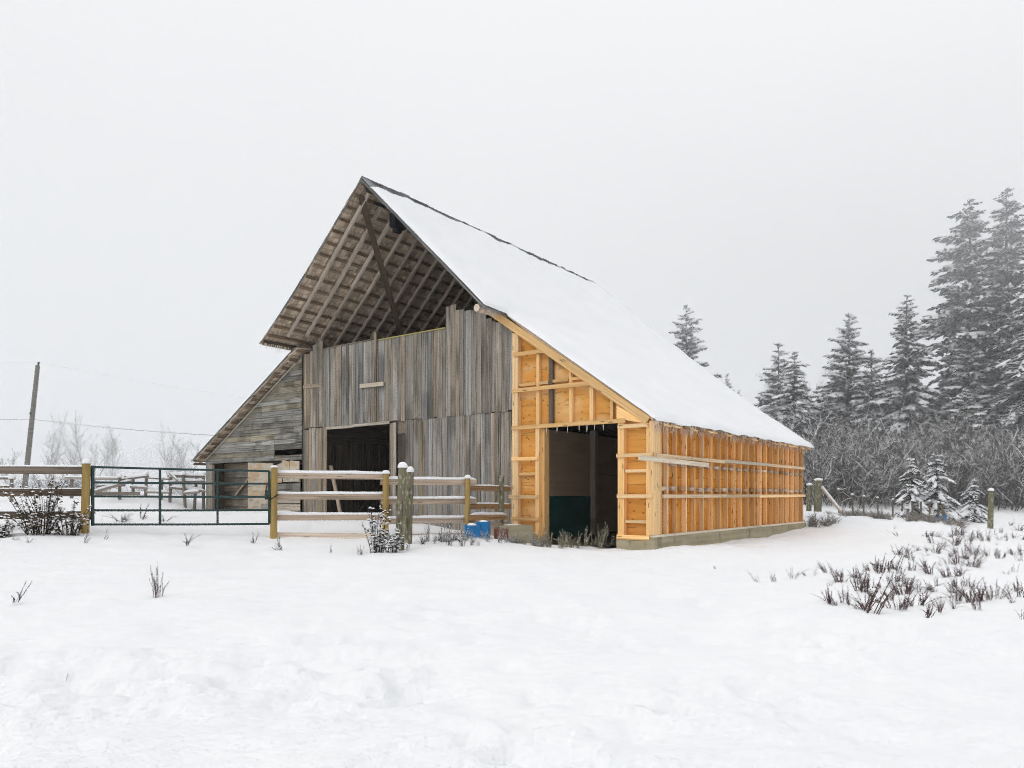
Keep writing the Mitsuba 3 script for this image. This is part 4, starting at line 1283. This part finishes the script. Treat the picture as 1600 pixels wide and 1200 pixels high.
def conifer_mesh(seed, H, R, droop=.25, crown0=.06, dens=1.15, snow=1.3, gap=0.0, side_bias=0.0, shape=.78, bough_w=1.0, snow_w=1.05, wmul=1.0):
    rs = np.random.RandomState(seed)
    Bp, Tp, Wd, Sd, Sn = [], [], [], [], []
    br = []
    pads = []
    nbough = int(H * 17 * dens ** .5)
    for q in range(nbough):
        t = 1 - (1 - (q + .5) / nbough) ** .82
        if rs.rand() < gap: continue
        z = H * (crown0 + (1 - crown0) * t * .985) + rs.normal(0, .12)
        az = q * 2.39996 + rs.normal(0, .5)
        L = (R * (1 - t) ** shape + .10) * (rs.uniform(.5, 1.05) + .25 * (rs.rand() < .12)) * (1 + side_bias * math.cos(az - 3.4) * (t > .45))
        up = .42 * t - droop * (1 - t) * .7 + rs.normal(0, .10)
        s = np.linspace(0, 1, 7)
        ca, sa = math.cos(az), math.sin(az)
        dz = up * L * s - droop * L * s ** 2 + .10 * L * np.maximum(s - .75, 0) ** 2 * 8
        bend = rs.normal(0, .12) * L * s ** 2
        pts = np.stack([ca * L * s - sa * bend, sa * L * s + ca * bend, z + dz], 1)
        br.append(tube(pts, .018 * (1 + L * .5) * (1 - .85 * s), 3, cap=False))
        m = max(7, int(L * 13 * dens))
        ts = np.clip(np.linspace(.10, 1, m) + rs.uniform(-.04, .04, m), 0, 1)
        c = np.stack([np.interp(ts, s, pts[:, k]) for k in range(3)], 1)
        tw = np.clip((.30 * L * (1 - ts * .72)) + .12, .12, .75) * rs.uniform(.6, 1.25, m) * bough_w
        sgn = np.where(np.arange(m) % 2 == 0, 1, -1)
        fwd = np.array([ca, sa, 0]); lat = np.array([-sa, ca, 0])
        d = fwd * .75 + lat[None] * sgn[:, None] * rs.uniform(.35, 1.0, m)[:, None] + np.array([0, 0, 1.0]) * rs.uniform(-.75, .05, m)[:, None]
        d /= np.linalg.norm(d, axis=1, keepdims=True)
        Bp.append(c); Tp.append(c + d * tw[:, None]); Wd.append(np.clip(tw * .38, .07, .19) * wmul); Sd.append(np.cross(d, [0, 0, 1.0]))
        Sn.append(rs.rand(m) < snow * (.45 + .9 * rs.rand()))
        if L > .5 and rs.rand() < .62 * snow:          # snow lying in a pad along the top of the bough
            i0 = rs.randint(1, 4)
            q_ = pts[i0:] + [0, 0, .06]
            w_ = (.05 + .085 * L) * np.sin(np.linspace(.5, 2.9, len(q_))) * rs.uniform(.7, 1.3)
            sag = np.array([0, 0, .5])
            prof = np.stack([q_ + lat * w_[:, None] - sag * w_[:, None], q_ + [0, 0, .05 + .02 * L], q_ - lat * w_[:, None] - sag * w_[:, None]], 1).reshape(-1, 3)
            ii_ = np.arange(len(q_) - 1)[:, None] * 3
            pads.append((prof, np.vstack([ii_ + [0, 3, 4], ii_ + [0, 4, 1], ii_ + [1, 4, 5], ii_ + [1, 5, 2]])))
    m = 9
    Bp.append(np.tile([0, 0, H * .97], (m, 1)) + rs.normal(0, .03, (m, 3))); Tp.append(Bp[-1] + np.stack([rs.normal(0, .10, m), rs.normal(0, .10, m), np.full(m, H * .02)], 1))
    Wd.append(np.full(m, .07)); Sd.append(np.tile([1.0, 0, 0], (m, 1))); Sn.append(np.ones(m, bool))
    Bp, Tp, Wd, Sd, Sn = np.vstack(Bp), np.vstack(Tp), np.concatenate(Wd), np.vstack(Sd), np.concatenate(Sn)
    Sd /= np.linalg.norm(Sd, axis=1, keepdims=True) + 1e-9
    ax = Tp - Bp; un = np.cross(Sd, ax); un /= np.linalg.norm(un, axis=1, keepdims=True) + 1e-9
    N = len(Bp)

    def leafquads(side, w, off, f0=.0, f1=1.0):
        p0, p1 = Bp + ax * f0 + off, Bp + ax * f1 + off
        mid = Bp + ax * (f0 * .55 + f1 * .45) + off
        V = np.stack([p0, mid + side * w[:, None] / 2, p1, mid - side * w[:, None] / 2], 1).reshape(-1, 3)
        i = np.arange(N)[:, None] * 4
        return V, np.vstack([i + [0, 1, 2], i + [0, 2, 3]])
    g = [leafquads(Sd, Wd * 1.15, np.zeros(3)), leafquads(un, Wd * .95, np.zeros(3))]
    needles = join(g)
    V, F = leafquads(Sd, Wd * snow_w, np.array([0, 0, .045]), .12, .97)
    ridge = (Bp + ax * .5 + [0, 0, .085])
    keep = np.nonzero(Sn)[0]
    i = np.arange(N)[:, None]
    V2 = np.vstack([V, ridge])
    F2 = np.concatenate([np.stack([keep * 4 + a_, keep * 4 + b_, keep + 4 * N], 1) for a_, b_ in ((0, 1), (1, 2), (2, 3), (3, 0))])
    used, inv = np.unique(F2, return_inverse=True)
    snow_m = (V2[used], inv.reshape(F2.shape))
    if pads: snow_m = join([snow_m] + pads)
    tr = tube(np.stack([np.sin(np.linspace(0, 2, 8)) * .05, np.zeros(8), np.linspace(-.4, H * .97, 8)], 1), (.017 * H + .03) * np.linspace(1, .08, 8), 8)
    return needles, snow_m, join([tr] + br)


def conifer(x, y, ztop, R, seed, label, group=None, rot=0.0, key='spruce_tree', needle='needles', **kw):
    z0 = gz(x, y)
    nd, sn, tr = conifer_mesh(seed, ztop - z0, R, **kw)
    c_, s_ = math.cos(rot), math.sin(rot)
    M = np.array([[c_, -s_, 0], [s_, c_, 0], [0, 0, 1]])
    k = numbered(key)
    o = np.array([x, y, z0])
    add(k + '__crown', (nd[0] @ M.T + o, nd[1]), needle)
    add(k + '__trunk', (tr[0] @ M.T + o, tr[1]), 'bark')
    tag(k, label, 'tree', group)
    tag(k + '__crown', kind='stuff')
    if len(sn[1]):
        add(k + '__snow', (sn[0] @ M.T + o, sn[1]), 'frost_mat')
        tag(k + '__snow', kind='stuff')


RG = 'snowy conifers right of the barn'
for (x, y, zt, R, kw, lab) in [
    (13.83, 60, 16.9, 4.6, dict(), 'lone dark spruce rising straight behind the barn roof'),
    (21.4, 75, 13.8, 2.6, dict(), 'tiny pointed spruce tip just above the snowy roof slope'),
    (24.0, 80, 12.7, 2.4, dict(), 'smallest spruce tip barely showing over the roof edge'),
    (20.5, 58, 13.4, 3.7, dict(), 'left spruce of the close pair beyond the barn eave'),
    (19.4, 52, 11.6, 3.4, dict(snow=1.1, droop=.4), 'short snow heavy spruce beside the left of the pair'),
    (24.5, 55, 15.0, 4.4, dict(), 'broad pointed spruce in the middle of the tree line'),
    (25.2, 53, 11.9, 3.6, dict(), 'lower spruce shouldering the broad middle one'),
    (27.2, 52, 15.5, 4.0, dict(droop=.3), 'tall symmetrical spruce standing between two sky gaps'),
    (30.3, 50, 13.9, 3.0, dict(), 'medium spruce at the left foot of the giant conifers'),
    (31.5, 52, 22.2, 3.7, dict(gap=.15, side_bias=.5, droop=.34, shape=.5, bough_w=1.25), 'giant sparse conifer with long boughs reaching left'),
    (32.75, 50, 22.1, 4.2, dict(gap=.05, shape=.58, droop=.3, bough_w=1.2), 'tallest giant conifer near the right picture edge'),
    (31.7, 45.5, 16.8, 3.9, dict(droop=.5, snow=1.5, shape=.6, bough_w=1.3, snow_w=1.25), 'giant drooping conifer cut by the right picture edge'),
    (34.6, 58, 15.0, 3.8, dict(), 'dark spruce hidden behind the giant conifers'),
    (29.0, 60, 10.4, 3.2, dict(), 'low spruce filling behind the sky gap on the right'),
    (23.6, 63, 12.0, 3.6, dict(), 'low spruce behind the frosted leafless tree'),
    (22.4, 54, 9.0, 3.2, dict(snow=1.0), 'young snowy spruce in front of the frosted leafless tree'),
    (28.2, 47, 8.2, 3.0, dict(snow=1.0), 'young spruce low between the middle and giant trees')]:
    conifer(x, y, zt, R, int(x * 100 + y), lab, RG, rot=x, **kw)
for (x, y, zt, R, lab) in [(17.7, 33.5, 3.19, .85, 'left of two small snow laden firs behind the wire fence'), (18.9, 33.7, 3.36, 1.25, 'bigger of two small snow laden firs behind the wire fence'), (21.1, 34.5, 2.27, .66, 'smallest snow laden fir standing alone right of the other two')]:
    conifer(x, y, zt, R, int(x * 100 + y), lab, 'small snow laden firs in the field', key='young_fir', snow=1.6, droop=.6, dens=1.9, crown0=.03, bough_w=.75, snow_w=1.3, shape=.7)
for i, (u, D, h, R) in enumerate([(1275, 53, 5.5, 2.4), (1312, 54, 5.0, 2.4), (1345, 53, 5.8, 2.6), (1385, 54, 5.2, 2.6), (1440, 53, 5.5, 2.6), (1475, 52, 5.0, 2.4), (1520, 52, 6.0, 2.8), (1565, 51, 6.2, 2.8), (1600, 51, 6.0, 2.8), (1250, 54, 4.5, 2.2), (1405, 56, 5, 2.6), (1460, 56, 5, 2.6)]):
    x = (u - 800) / 1180 * D
    conifer(x, D, gz(x, D) + h, R, 5000 + i, 'dark understorey spruce behind the frosted thicket', 'understorey spruces behind the thicket', snow=.35, shape=.6)
# far conifers in the fog, left
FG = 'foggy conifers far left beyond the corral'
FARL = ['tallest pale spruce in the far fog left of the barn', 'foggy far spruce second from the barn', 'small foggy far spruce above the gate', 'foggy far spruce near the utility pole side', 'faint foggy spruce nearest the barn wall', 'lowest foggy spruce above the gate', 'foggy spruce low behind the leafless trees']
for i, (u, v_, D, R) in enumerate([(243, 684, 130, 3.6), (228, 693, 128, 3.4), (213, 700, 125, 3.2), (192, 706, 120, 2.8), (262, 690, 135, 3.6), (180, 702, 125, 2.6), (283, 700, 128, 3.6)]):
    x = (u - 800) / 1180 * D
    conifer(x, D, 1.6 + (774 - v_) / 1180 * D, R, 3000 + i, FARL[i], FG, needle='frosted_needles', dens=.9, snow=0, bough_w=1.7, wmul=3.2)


# ---- bare frosted shrubs and trees
FROST = .0035


def bare_mesh(seed, H, stems=5, spread=.35, nb=9, sub=5, r0=.03, frost=.7, up=.9, twr=.006):
    rs = np.random.RandomState(seed)
    tw, fr = [], []

    def limb(p, d, L, r, lvl):
        n = 5
        pts = [p]
        dd = d.copy()
        for i in range(n - 1):
            dd = unit(dd + rs.normal(0, .13 + .05 * lvl, 3) + np.array([0, 0, .05 * up]))
            pts.append(pts[-1] + dd * L / (n - 1))
        pts = np.array(pts)
        tw.append(tube(pts, r * np.linspace(1, .35, n), 4 if lvl == 0 else 3, cap=False))
        flat = 1 - abs(d[2])
        if rs.rand() < frost * (.35 + .65 * flat) or lvl >= 2 and rs.rand() < frost * .6:
            fr.append(tube(pts + [0, 0, r * .75 + .002], (r * .72 + FROST) * np.linspace(1, .6, n), 3, cap=False))
        if lvl < 2:
            k = nb if lvl == 0 else sub
            for q in range(k):
                t = rs.uniform(.18 if lvl == 0 else .15, 1.0)
                c = np.array([np.interp(t, np.linspace(0, 1, n), pts[:, j]) for j in range(3)])
                a = rs.rand() * 6.28
                side = unit(np.cross(dd, [math.cos(a), math.sin(a), .3]))
                nd = unit(dd * rs.uniform(.6, 1.0) + side * rs.uniform(.4, .9) + np.array([0, 0, .12 * up]))
                limb(c, nd, L * (1 - t * .55) * rs.uniform(.35, .6), max(r * .45, twr), lvl + 1)

    for s in range(stems):
        a = rs.rand() * 6.28
        d = unit([math.cos(a) * spread * rs.uniform(.4, 1.2), math.sin(a) * spread * rs.uniform(.4, 1.2), 1])
        limb(np.array([math.cos(a) * .15, math.sin(a) * .15, -.1]), d, H * rs.uniform(.7, 1.0), r0, 0)
    return join(tw), join(fr)


FROST = .0013
BV = [bare_mesh(300 + i, 1.0, stems=9, spread=.5, nb=11, sub=7, r0=.0055, frost=.30, twr=.0015) for i in range(5)]
FROST = .0035
BP = [(mikit.ply(t, 'twig'), mikit.ply(f, 'frost_mat')) for t, f in BV]
r = random.Random(17)
SPOTS = []
for i in range(62):
    D = r.uniform(42, 51)
    u = 1262 + (i + r.uniform(-.4, .4)) / 62 * 370
    SPOTS.append(((u - 800) / 1180 * D, D, r.uniform(3.2, 6.6)))
SL = ['frosted leafless shrub in the thicket below the conifers', 'tall frosted leafless shrub in the thicket', 'low frosted leafless shrub at the thicket front']
for i, (x, y, h) in enumerate(SPOTS):
    t, f_ = BP[i % 5]
    k = numbered('bare_shrub')
    a = r.random() * 6.28
    m = np.eye(4); w = h * r.uniform(.8, 1.25)
    m[:3, :3] = np.diag([w, w, h]) @ np.array([[math.cos(a), -math.sin(a), 0], [math.sin(a), math.cos(a), 0], [0, 0, 1]])
    m[:3, 3] = [x, y, gz(x, y)]
    scene[k + '__branches'] = {**t, 'to_world': T(m)}
    scene[k + '__frost'] = {**f_, 'to_world': T(m)}
    uu = x / y * 1180 + 800
    zn = int(np.searchsorted([1300, 1360, 1420, 1480, 1540], uu)) * 2 + (y > 46.5)
    zl = ['beside the far barn corner', 'under the left spruce pair', 'under the broad middle spruce', 'behind the two little firs', 'left of the giant conifers', 'under the giant conifers'][zn // 2]
    zl = ('frosted leafless shrub at the thicket front ', 'frosted leafless shrub deep in the thicket ')[zn % 2] + zl
    tag(k, zl, 'shrub', 'thicket shrubs ' + zl.split('shrub ')[1])
    tag(k + '__frost', kind='stuff'); tag(k + '__branches', kind='stuff')


def bare_tree(x, y, h, seed, label, group=None, **kw):
    t, f_ = bare_mesh(seed, h, **kw)
    k = numbered('bare_tree'); o = np.array([x, y, gz(x, y)])
    add(k + '__branches', (t[0] + o, t[1]), 'pale_twig'); add(k + '__frost', (f_[0] + o, f_[1]), 'frost_mat')
    tag(k, label, 'tree', group)


bare_tree(23.9, 59, 10.6, 401, 'frost whitened leafless tree among the conifers', stems=4, spread=.35, nb=16, sub=9, r0=.07, frost=1.4, twr=.014)
LG = 'leafless trees left of the barn'
for i, (u, v_, D, st, lab) in enumerate([(76, 655, 52, 3, 'leafless tree with spreading crown just right of the utility pole'), (140, 668, 55, 4, 'leafless multi stemmed tree above the left gate post'), (108, 690, 56, 3, 'slender leafless tree between the two bigger left ones'), (272, 678, 60, 4, 'leafless tree nearest the barn on the left'), (292, 692, 62, 3, 'thin leafless tree almost touching the low barn eave'), (22, 705, 50, 2, 'thin leafless sapling left of the utility pole'), (168, 690, 60, 3, 'low leafless tree behind the corral rails')]):
    x = (u - 800) / 1180 * D
    bare_tree(x, D, .3 + (774 - v_) / 1180 * D, 420 + i, lab, LG, stems=st, spread=.15, nb=17, sub=8, r0=.032, frost=.12, twr=.007, up=2.2)
# grey brush behind the corral
for i, (u, D, h) in enumerate([(55, 33, .9), (70, 32, 1.1), (85, 33, 1.2), (100, 32, 1.3), (115, 33, 1.2), (128, 33, 1.0), (145, 36, 1.0), (240, 37, .8), (300, 36, 1.1), (280, 37, 1.0), (312, 36, 1.0), (205, 37, .9), (15, 36, .9), (30, 38, .9)]):
    t, f_ = BP[i % 5]
    x = (u - 800) / 1180 * D
    m = np.eye(4); m[:3, :3] = np.diag([h * 1.5, h * 1.5, h]); m[:3, 3] = [x, D, gz(x, D)]
    k = numbered('bare_bush')
    scene[k + '__branches'] = {**t, 'to_world': T(m)}; scene[k + '__frost'] = {**f_, 'to_world': T(m)}
    tag(k, 'low grey leafless bush by the old corral rails', 'bush', 'bushes by the corral')

# ---- old corral behind the gate
def corral(label, posts, rails, seed):
    k = numbered('corral_fence'); tag(k, label, 'fence')
    for (x, y, top, lx) in posts:
        kk = add(k + '__post', post_mesh(x, y, top, .055, (lx, 0)), 'grey_brush', smooth=40)
        add(kk + '__snow', snow_cap((x, y, top), .085, .14, int(abs(x) * 10)), 'snow_mat', smooth=True)
    for i, (q0, q1, h, sn) in enumerate(rails):
        rail(k + '__rail', q0, q1, h, .05, 'corral_wood', sn * 1.6, seed + i, toward=(0, 1, 0))


cx = lambda u, D: (u - 800) / 1180 * D
cz = lambda v_, D: 1.6 + (774 - v_) / 1180 * D
corral('dark old corral rails with one fallen slanting rail behind the gate',
       [(cx(187, 27), 27, cz(746, 27), 0), (cx(112, 27), 27, cz(744, 27), 0)],
       [((cx(100, 27), 26.9, cz(747, 27)), (cx(187, 27), 26.9, cz(748.5, 27)), .09, .03), ((cx(188, 27), 27.0, cz(750, 27)), (cx(232, 27.5), 27.5, cz(744, 27.5)), .07, .04),
        ((cx(146, 26), 26, cz(769, 26)), (cx(205, 27), 27, cz(752, 27)), .10, .04), ((cx(146, 26), 26.1, cz(771, 26)), (cx(218, 27), 27, cz(771, 27)), .12, .0), ((cx(146, 27), 27.2, cz(760, 27)), (cx(190, 27), 27.2, cz(758, 27)), .08, .03)], 70)
corral('old corral panel with snow capped posts in the middle of the gate view',
       [(cx(208, 28), 28, cz(743, 28), 0), (cx(229, 28), 28, cz(741, 28), .05), (cx(253, 28), 28, cz(750, 28), .05)],
       [((cx(196, 28), 27.9, cz(745.5, 28)), (cx(232, 28), 27.9, cz(745.5, 28)), .08, .05), ((cx(205, 28), 27.9, cz(761, 28)), (cx(232, 28), 27.9, cz(763, 28)), .08, .05), ((cx(229, 28), 27.9, cz(747, 28)), (cx(266, 28), 27.9, cz(749, 28)), .05, .0), ((cx(229, 28), 27.9, cz(769, 28)), (cx(266, 28), 27.9, cz(770, 28)), .08, .04)], 80)
corral('jumbled corral panel heaped with snow beside the barn',
       [(cx(267, 28), 28, cz(745, 28), .05), (cx(286, 28), 28, cz(742, 28), -.1), (cx(307, 28.5), 28.5, cz(743, 28), .1), (cx(318, 28.5), 28.5, cz(742, 28), 0)],
       [((cx(264, 28), 27.9, cz(744, 28)), (cx(322, 28.4), 28.3, cz(745, 28)), .10, .06), ((cx(264, 28), 27.9, cz(754, 28)), (cx(322, 28.4), 28.3, cz(752, 28)), .08, .05), ((cx(267, 28), 27.9, cz(762, 28)), (cx(322, 28.4), 28.3, cz(768, 28)), .08, .05), ((cx(290, 28), 27.8, cz(771, 28)), (cx(314, 28), 27.8, cz(769, 28)), .08, .05), ((cx(268, 28), 27.8, cz(740, 28)), (cx(281, 28), 27.8, cz(752, 28)), .08, .05)], 90)
corral('short corral rail end with post seen left of the withered bush',
       [(cx(18, 26), 26, cz(748, 26), 0)],
       [((cx(-20, 26), 26, cz(747.5, 26)), (cx(23, 26), 26, cz(747.5, 26)), .08, .03), ((cx(-20, 26), 26, cz(761, 26)), (cx(20, 26), 26, cz(761, 26)), .08, .03)], 95)

# ---- utility pole and lines
k = numbered('utility_pole')
tag(k, 'leaning wooden utility pole left of the barn', 'pole')
D = 36.0
pb, pt = np.array([cx(36, D), D, gz(cx(36, D), D) - .3]), np.array([cx(59, D), D, cz(571, D)])
add(k + '__shaft', tube([pb, (pb + pt) / 2, pt], [.125, .11, .095], 12), 'grey_pole', smooth=40)
add(k + '__insulator', tube([pt + [0, 0, -.02], pt + [.06, 0, .16]], [.035, .045], 8), 'black_steel', smooth=True)
add(k + '__insulator', tube([pt + [-.32, -.1, -2.3], pt + [-.16, -.25, -2.3]], [.03, .03], 8), 'black_steel', smooth=True)


def line(p0, p1, sag, label, r=.009):
    s = np.linspace(0, 1, 40)[:, None]
    pts = np.asarray(p0) * (1 - s) + np.asarray(p1) * s - np.array([0, 0, 1.0]) * sag * 4 * s * (1 - s)
    kk = add('power_line', tube(pts, r, 5), 'wire_mat', smooth=True)
    tag(kk, label, 'wire')


att = pb + (pt - pb) * .61
line((cx(-260, 33), 33, cz(638, 33)), att, .15, 'thick service wire running left from the middle of the pole')
line(att, (cx(420, 30), 30, cz(684, 30)), .12, 'thick service wire running from the pole down to the barn')
line((cx(-260, 34), 34, cz(552, 34)), pt + [0, 0, .15], .12, 'thin top wire running left from the pole tip', .0018)
line(pt + [0, 0, .15], (cx(560, 60), 60, cz(640, 60)), .3, 'thin top wire fading right behind the barn', .0018)

# ---- right hand wire fence, rear gate posts
WG = 'small posts of the wire fence right of the barn'
for i, (u, D, h) in enumerate([(1310,36,1.15),(1332,36,.95),(1350,35.4,.9),(1371,34.6,.85),(1395,33.8,.8),(1410,33.2,.78),(1425,32.6,.78),(1439,32.2,.78),(1453,31.8,.8),(1466,31.4,.78),(1473,31,.75)]):
    x, y = cx(u, D), D
    kk = numbered('fence_post')
    tag(kk, 'small dark fence post in the wire fence row beyond the barn', 'fence post', WG)
    top = gz(x, y) + h
    add(kk + '__wood', post_mesh(x, y, top, .038, (.03 * (i % 3 - 1), 0), sides=8), 'post_wood', smooth=40)
    add(kk + '__snow', snow_cap((x, y, top), .055, .07, i), 'snow_mat', smooth=True)
for x, y, h, r_, lab in ((19.0, 29.95, 1.5, .10, 'thick mossy fence post standing alone on the far right'), (14.56, 35.9, 1.5, .17, 'thick snow capped gate post beyond the barn corner'), (14.22, 36.1, 1.25, .12, 'shorter snow capped post touching the thick rear gate post')):
    kk = numbered('fence_post'); tag(kk, lab, 'fence post')
    top = gz(x, y) + h
    add(kk + '__wood', post_mesh(x, y, top, r_, (.04, 0)), 'mossy_post', smooth=40)
    add(kk + '__snow', snow_cap((x, y, top), r_, .12, int(x)), 'snow_mat', smooth=True)
kk = numbered('brace_pole'); tag(kk, 'slanting wooden brace pole leaning against the rear gate post', 'pole')
add(kk + '__wood', tube([(14.62, 35.75, gz(14.6, 35.8) + 1.2), (15.5, 35.2, gz(15.5, 35.2) - .1)], .06, 8), 'rail_wood', smooth=True)
add(kk + '__snow', tube([(14.66, 35.7, gz(14.6, 35.8) + 1.23), (15.45, 35.2, gz(15.5, 35.2) + .05)], .045, 6), 'snow_mat', smooth=True)
kk = numbered('farm_gate'); tag(kk, 'black tube gate partly seen behind the far barn corner', 'gate')
for z_ in (.35, .75, 1.2):
    add(kk + '__bar', tube([(12.6, 36.2, gz(14, 36) + z_), (14.1, 36.2, gz(14, 36) + z_)], .025, 6), 'black_steel', smooth=True)
for x_ in (13.4, 14.05):
    add(kk + '__upright', tube([(x_, 36.18, gz(14, 36) + .3), (x_, 36.18, gz(14, 36) + 1.25)], .025, 6), 'black_steel', smooth=True)
kk = numbered('feed_tub'); tag(kk, 'small pale blue tub half hidden by the little firs on the right', 'tub')
add(kk + '__body', tub((18.55, 32.6, gz(18.55, 32.6)), .3, .25, .25, .2), 'blue_plastic', smooth=35)

# ------------------------------------------------------------------ the fog: thin near the ground, thicker up in the cloud base and far off
HB = dict(x=(-230, 230), y=(-230, 230), z=(-1.5, 25.5))
nx, ny, nz = 46, 46, 20
gx = np.linspace(*HB['x'], nx); gy = np.linspace(*HB['y'], ny); gzv = np.linspace(*HB['z'], nz)
Z3, Y3, X3 = np.meshgrid(gzv, gy, gx, indexing='ij')
RR = np.hypot(X3, Y3)
sm = lambda a_, b_, x: np.clip((x - a_) / (b_ - a_), 0, 1) ** 2 * (3 - 2 * np.clip((x - a_) / (b_ - a_), 0, 1))
dens = .0004 + .0080 * sm(32, 58, RR) + .010 * sm(34, 58, RR) * sm(0, 20, -X3) + .018 * sm(8, 22, Z3) * sm(28, 52, RR) * (1 - .6 * sm(62, 120, RR)) +   .018 * sm(60, 105, RR) * (1 - .6 * sm(10, 22, Z3))
dens *= .75 + .5 * meshkit.fbm(np.stack([X3 / 35, Y3 / 35, Z3 / 9], -1), 3, 6)
scene['cold_air'] = {'type': 'heterogeneous', 'albedo': {'type': 'rgb', 'value': [.968, .975, .982]},
                     'sigma_t': {'type': 'gridvolume', 'grid': mi.VolumeGrid(dens.astype(np.float32)[..., None]), 'filter_type': 'trilinear',
                                 'to_world': T().translate([HB['x'][0], HB['y'][0], HB['z'][0]]).scale([460, 460, 27])}}
scene['haze'] = {'type': 'cube', 'to_world': T().translate([0, 0, 12.0]).scale([230, 230, 13.5]), 'bsdf': {'type': 'null'}, 'interior': {'type': 'ref', 'id': 'cold_air'}}
tag('haze', 'cold fog hanging over the field', kind='stuff')
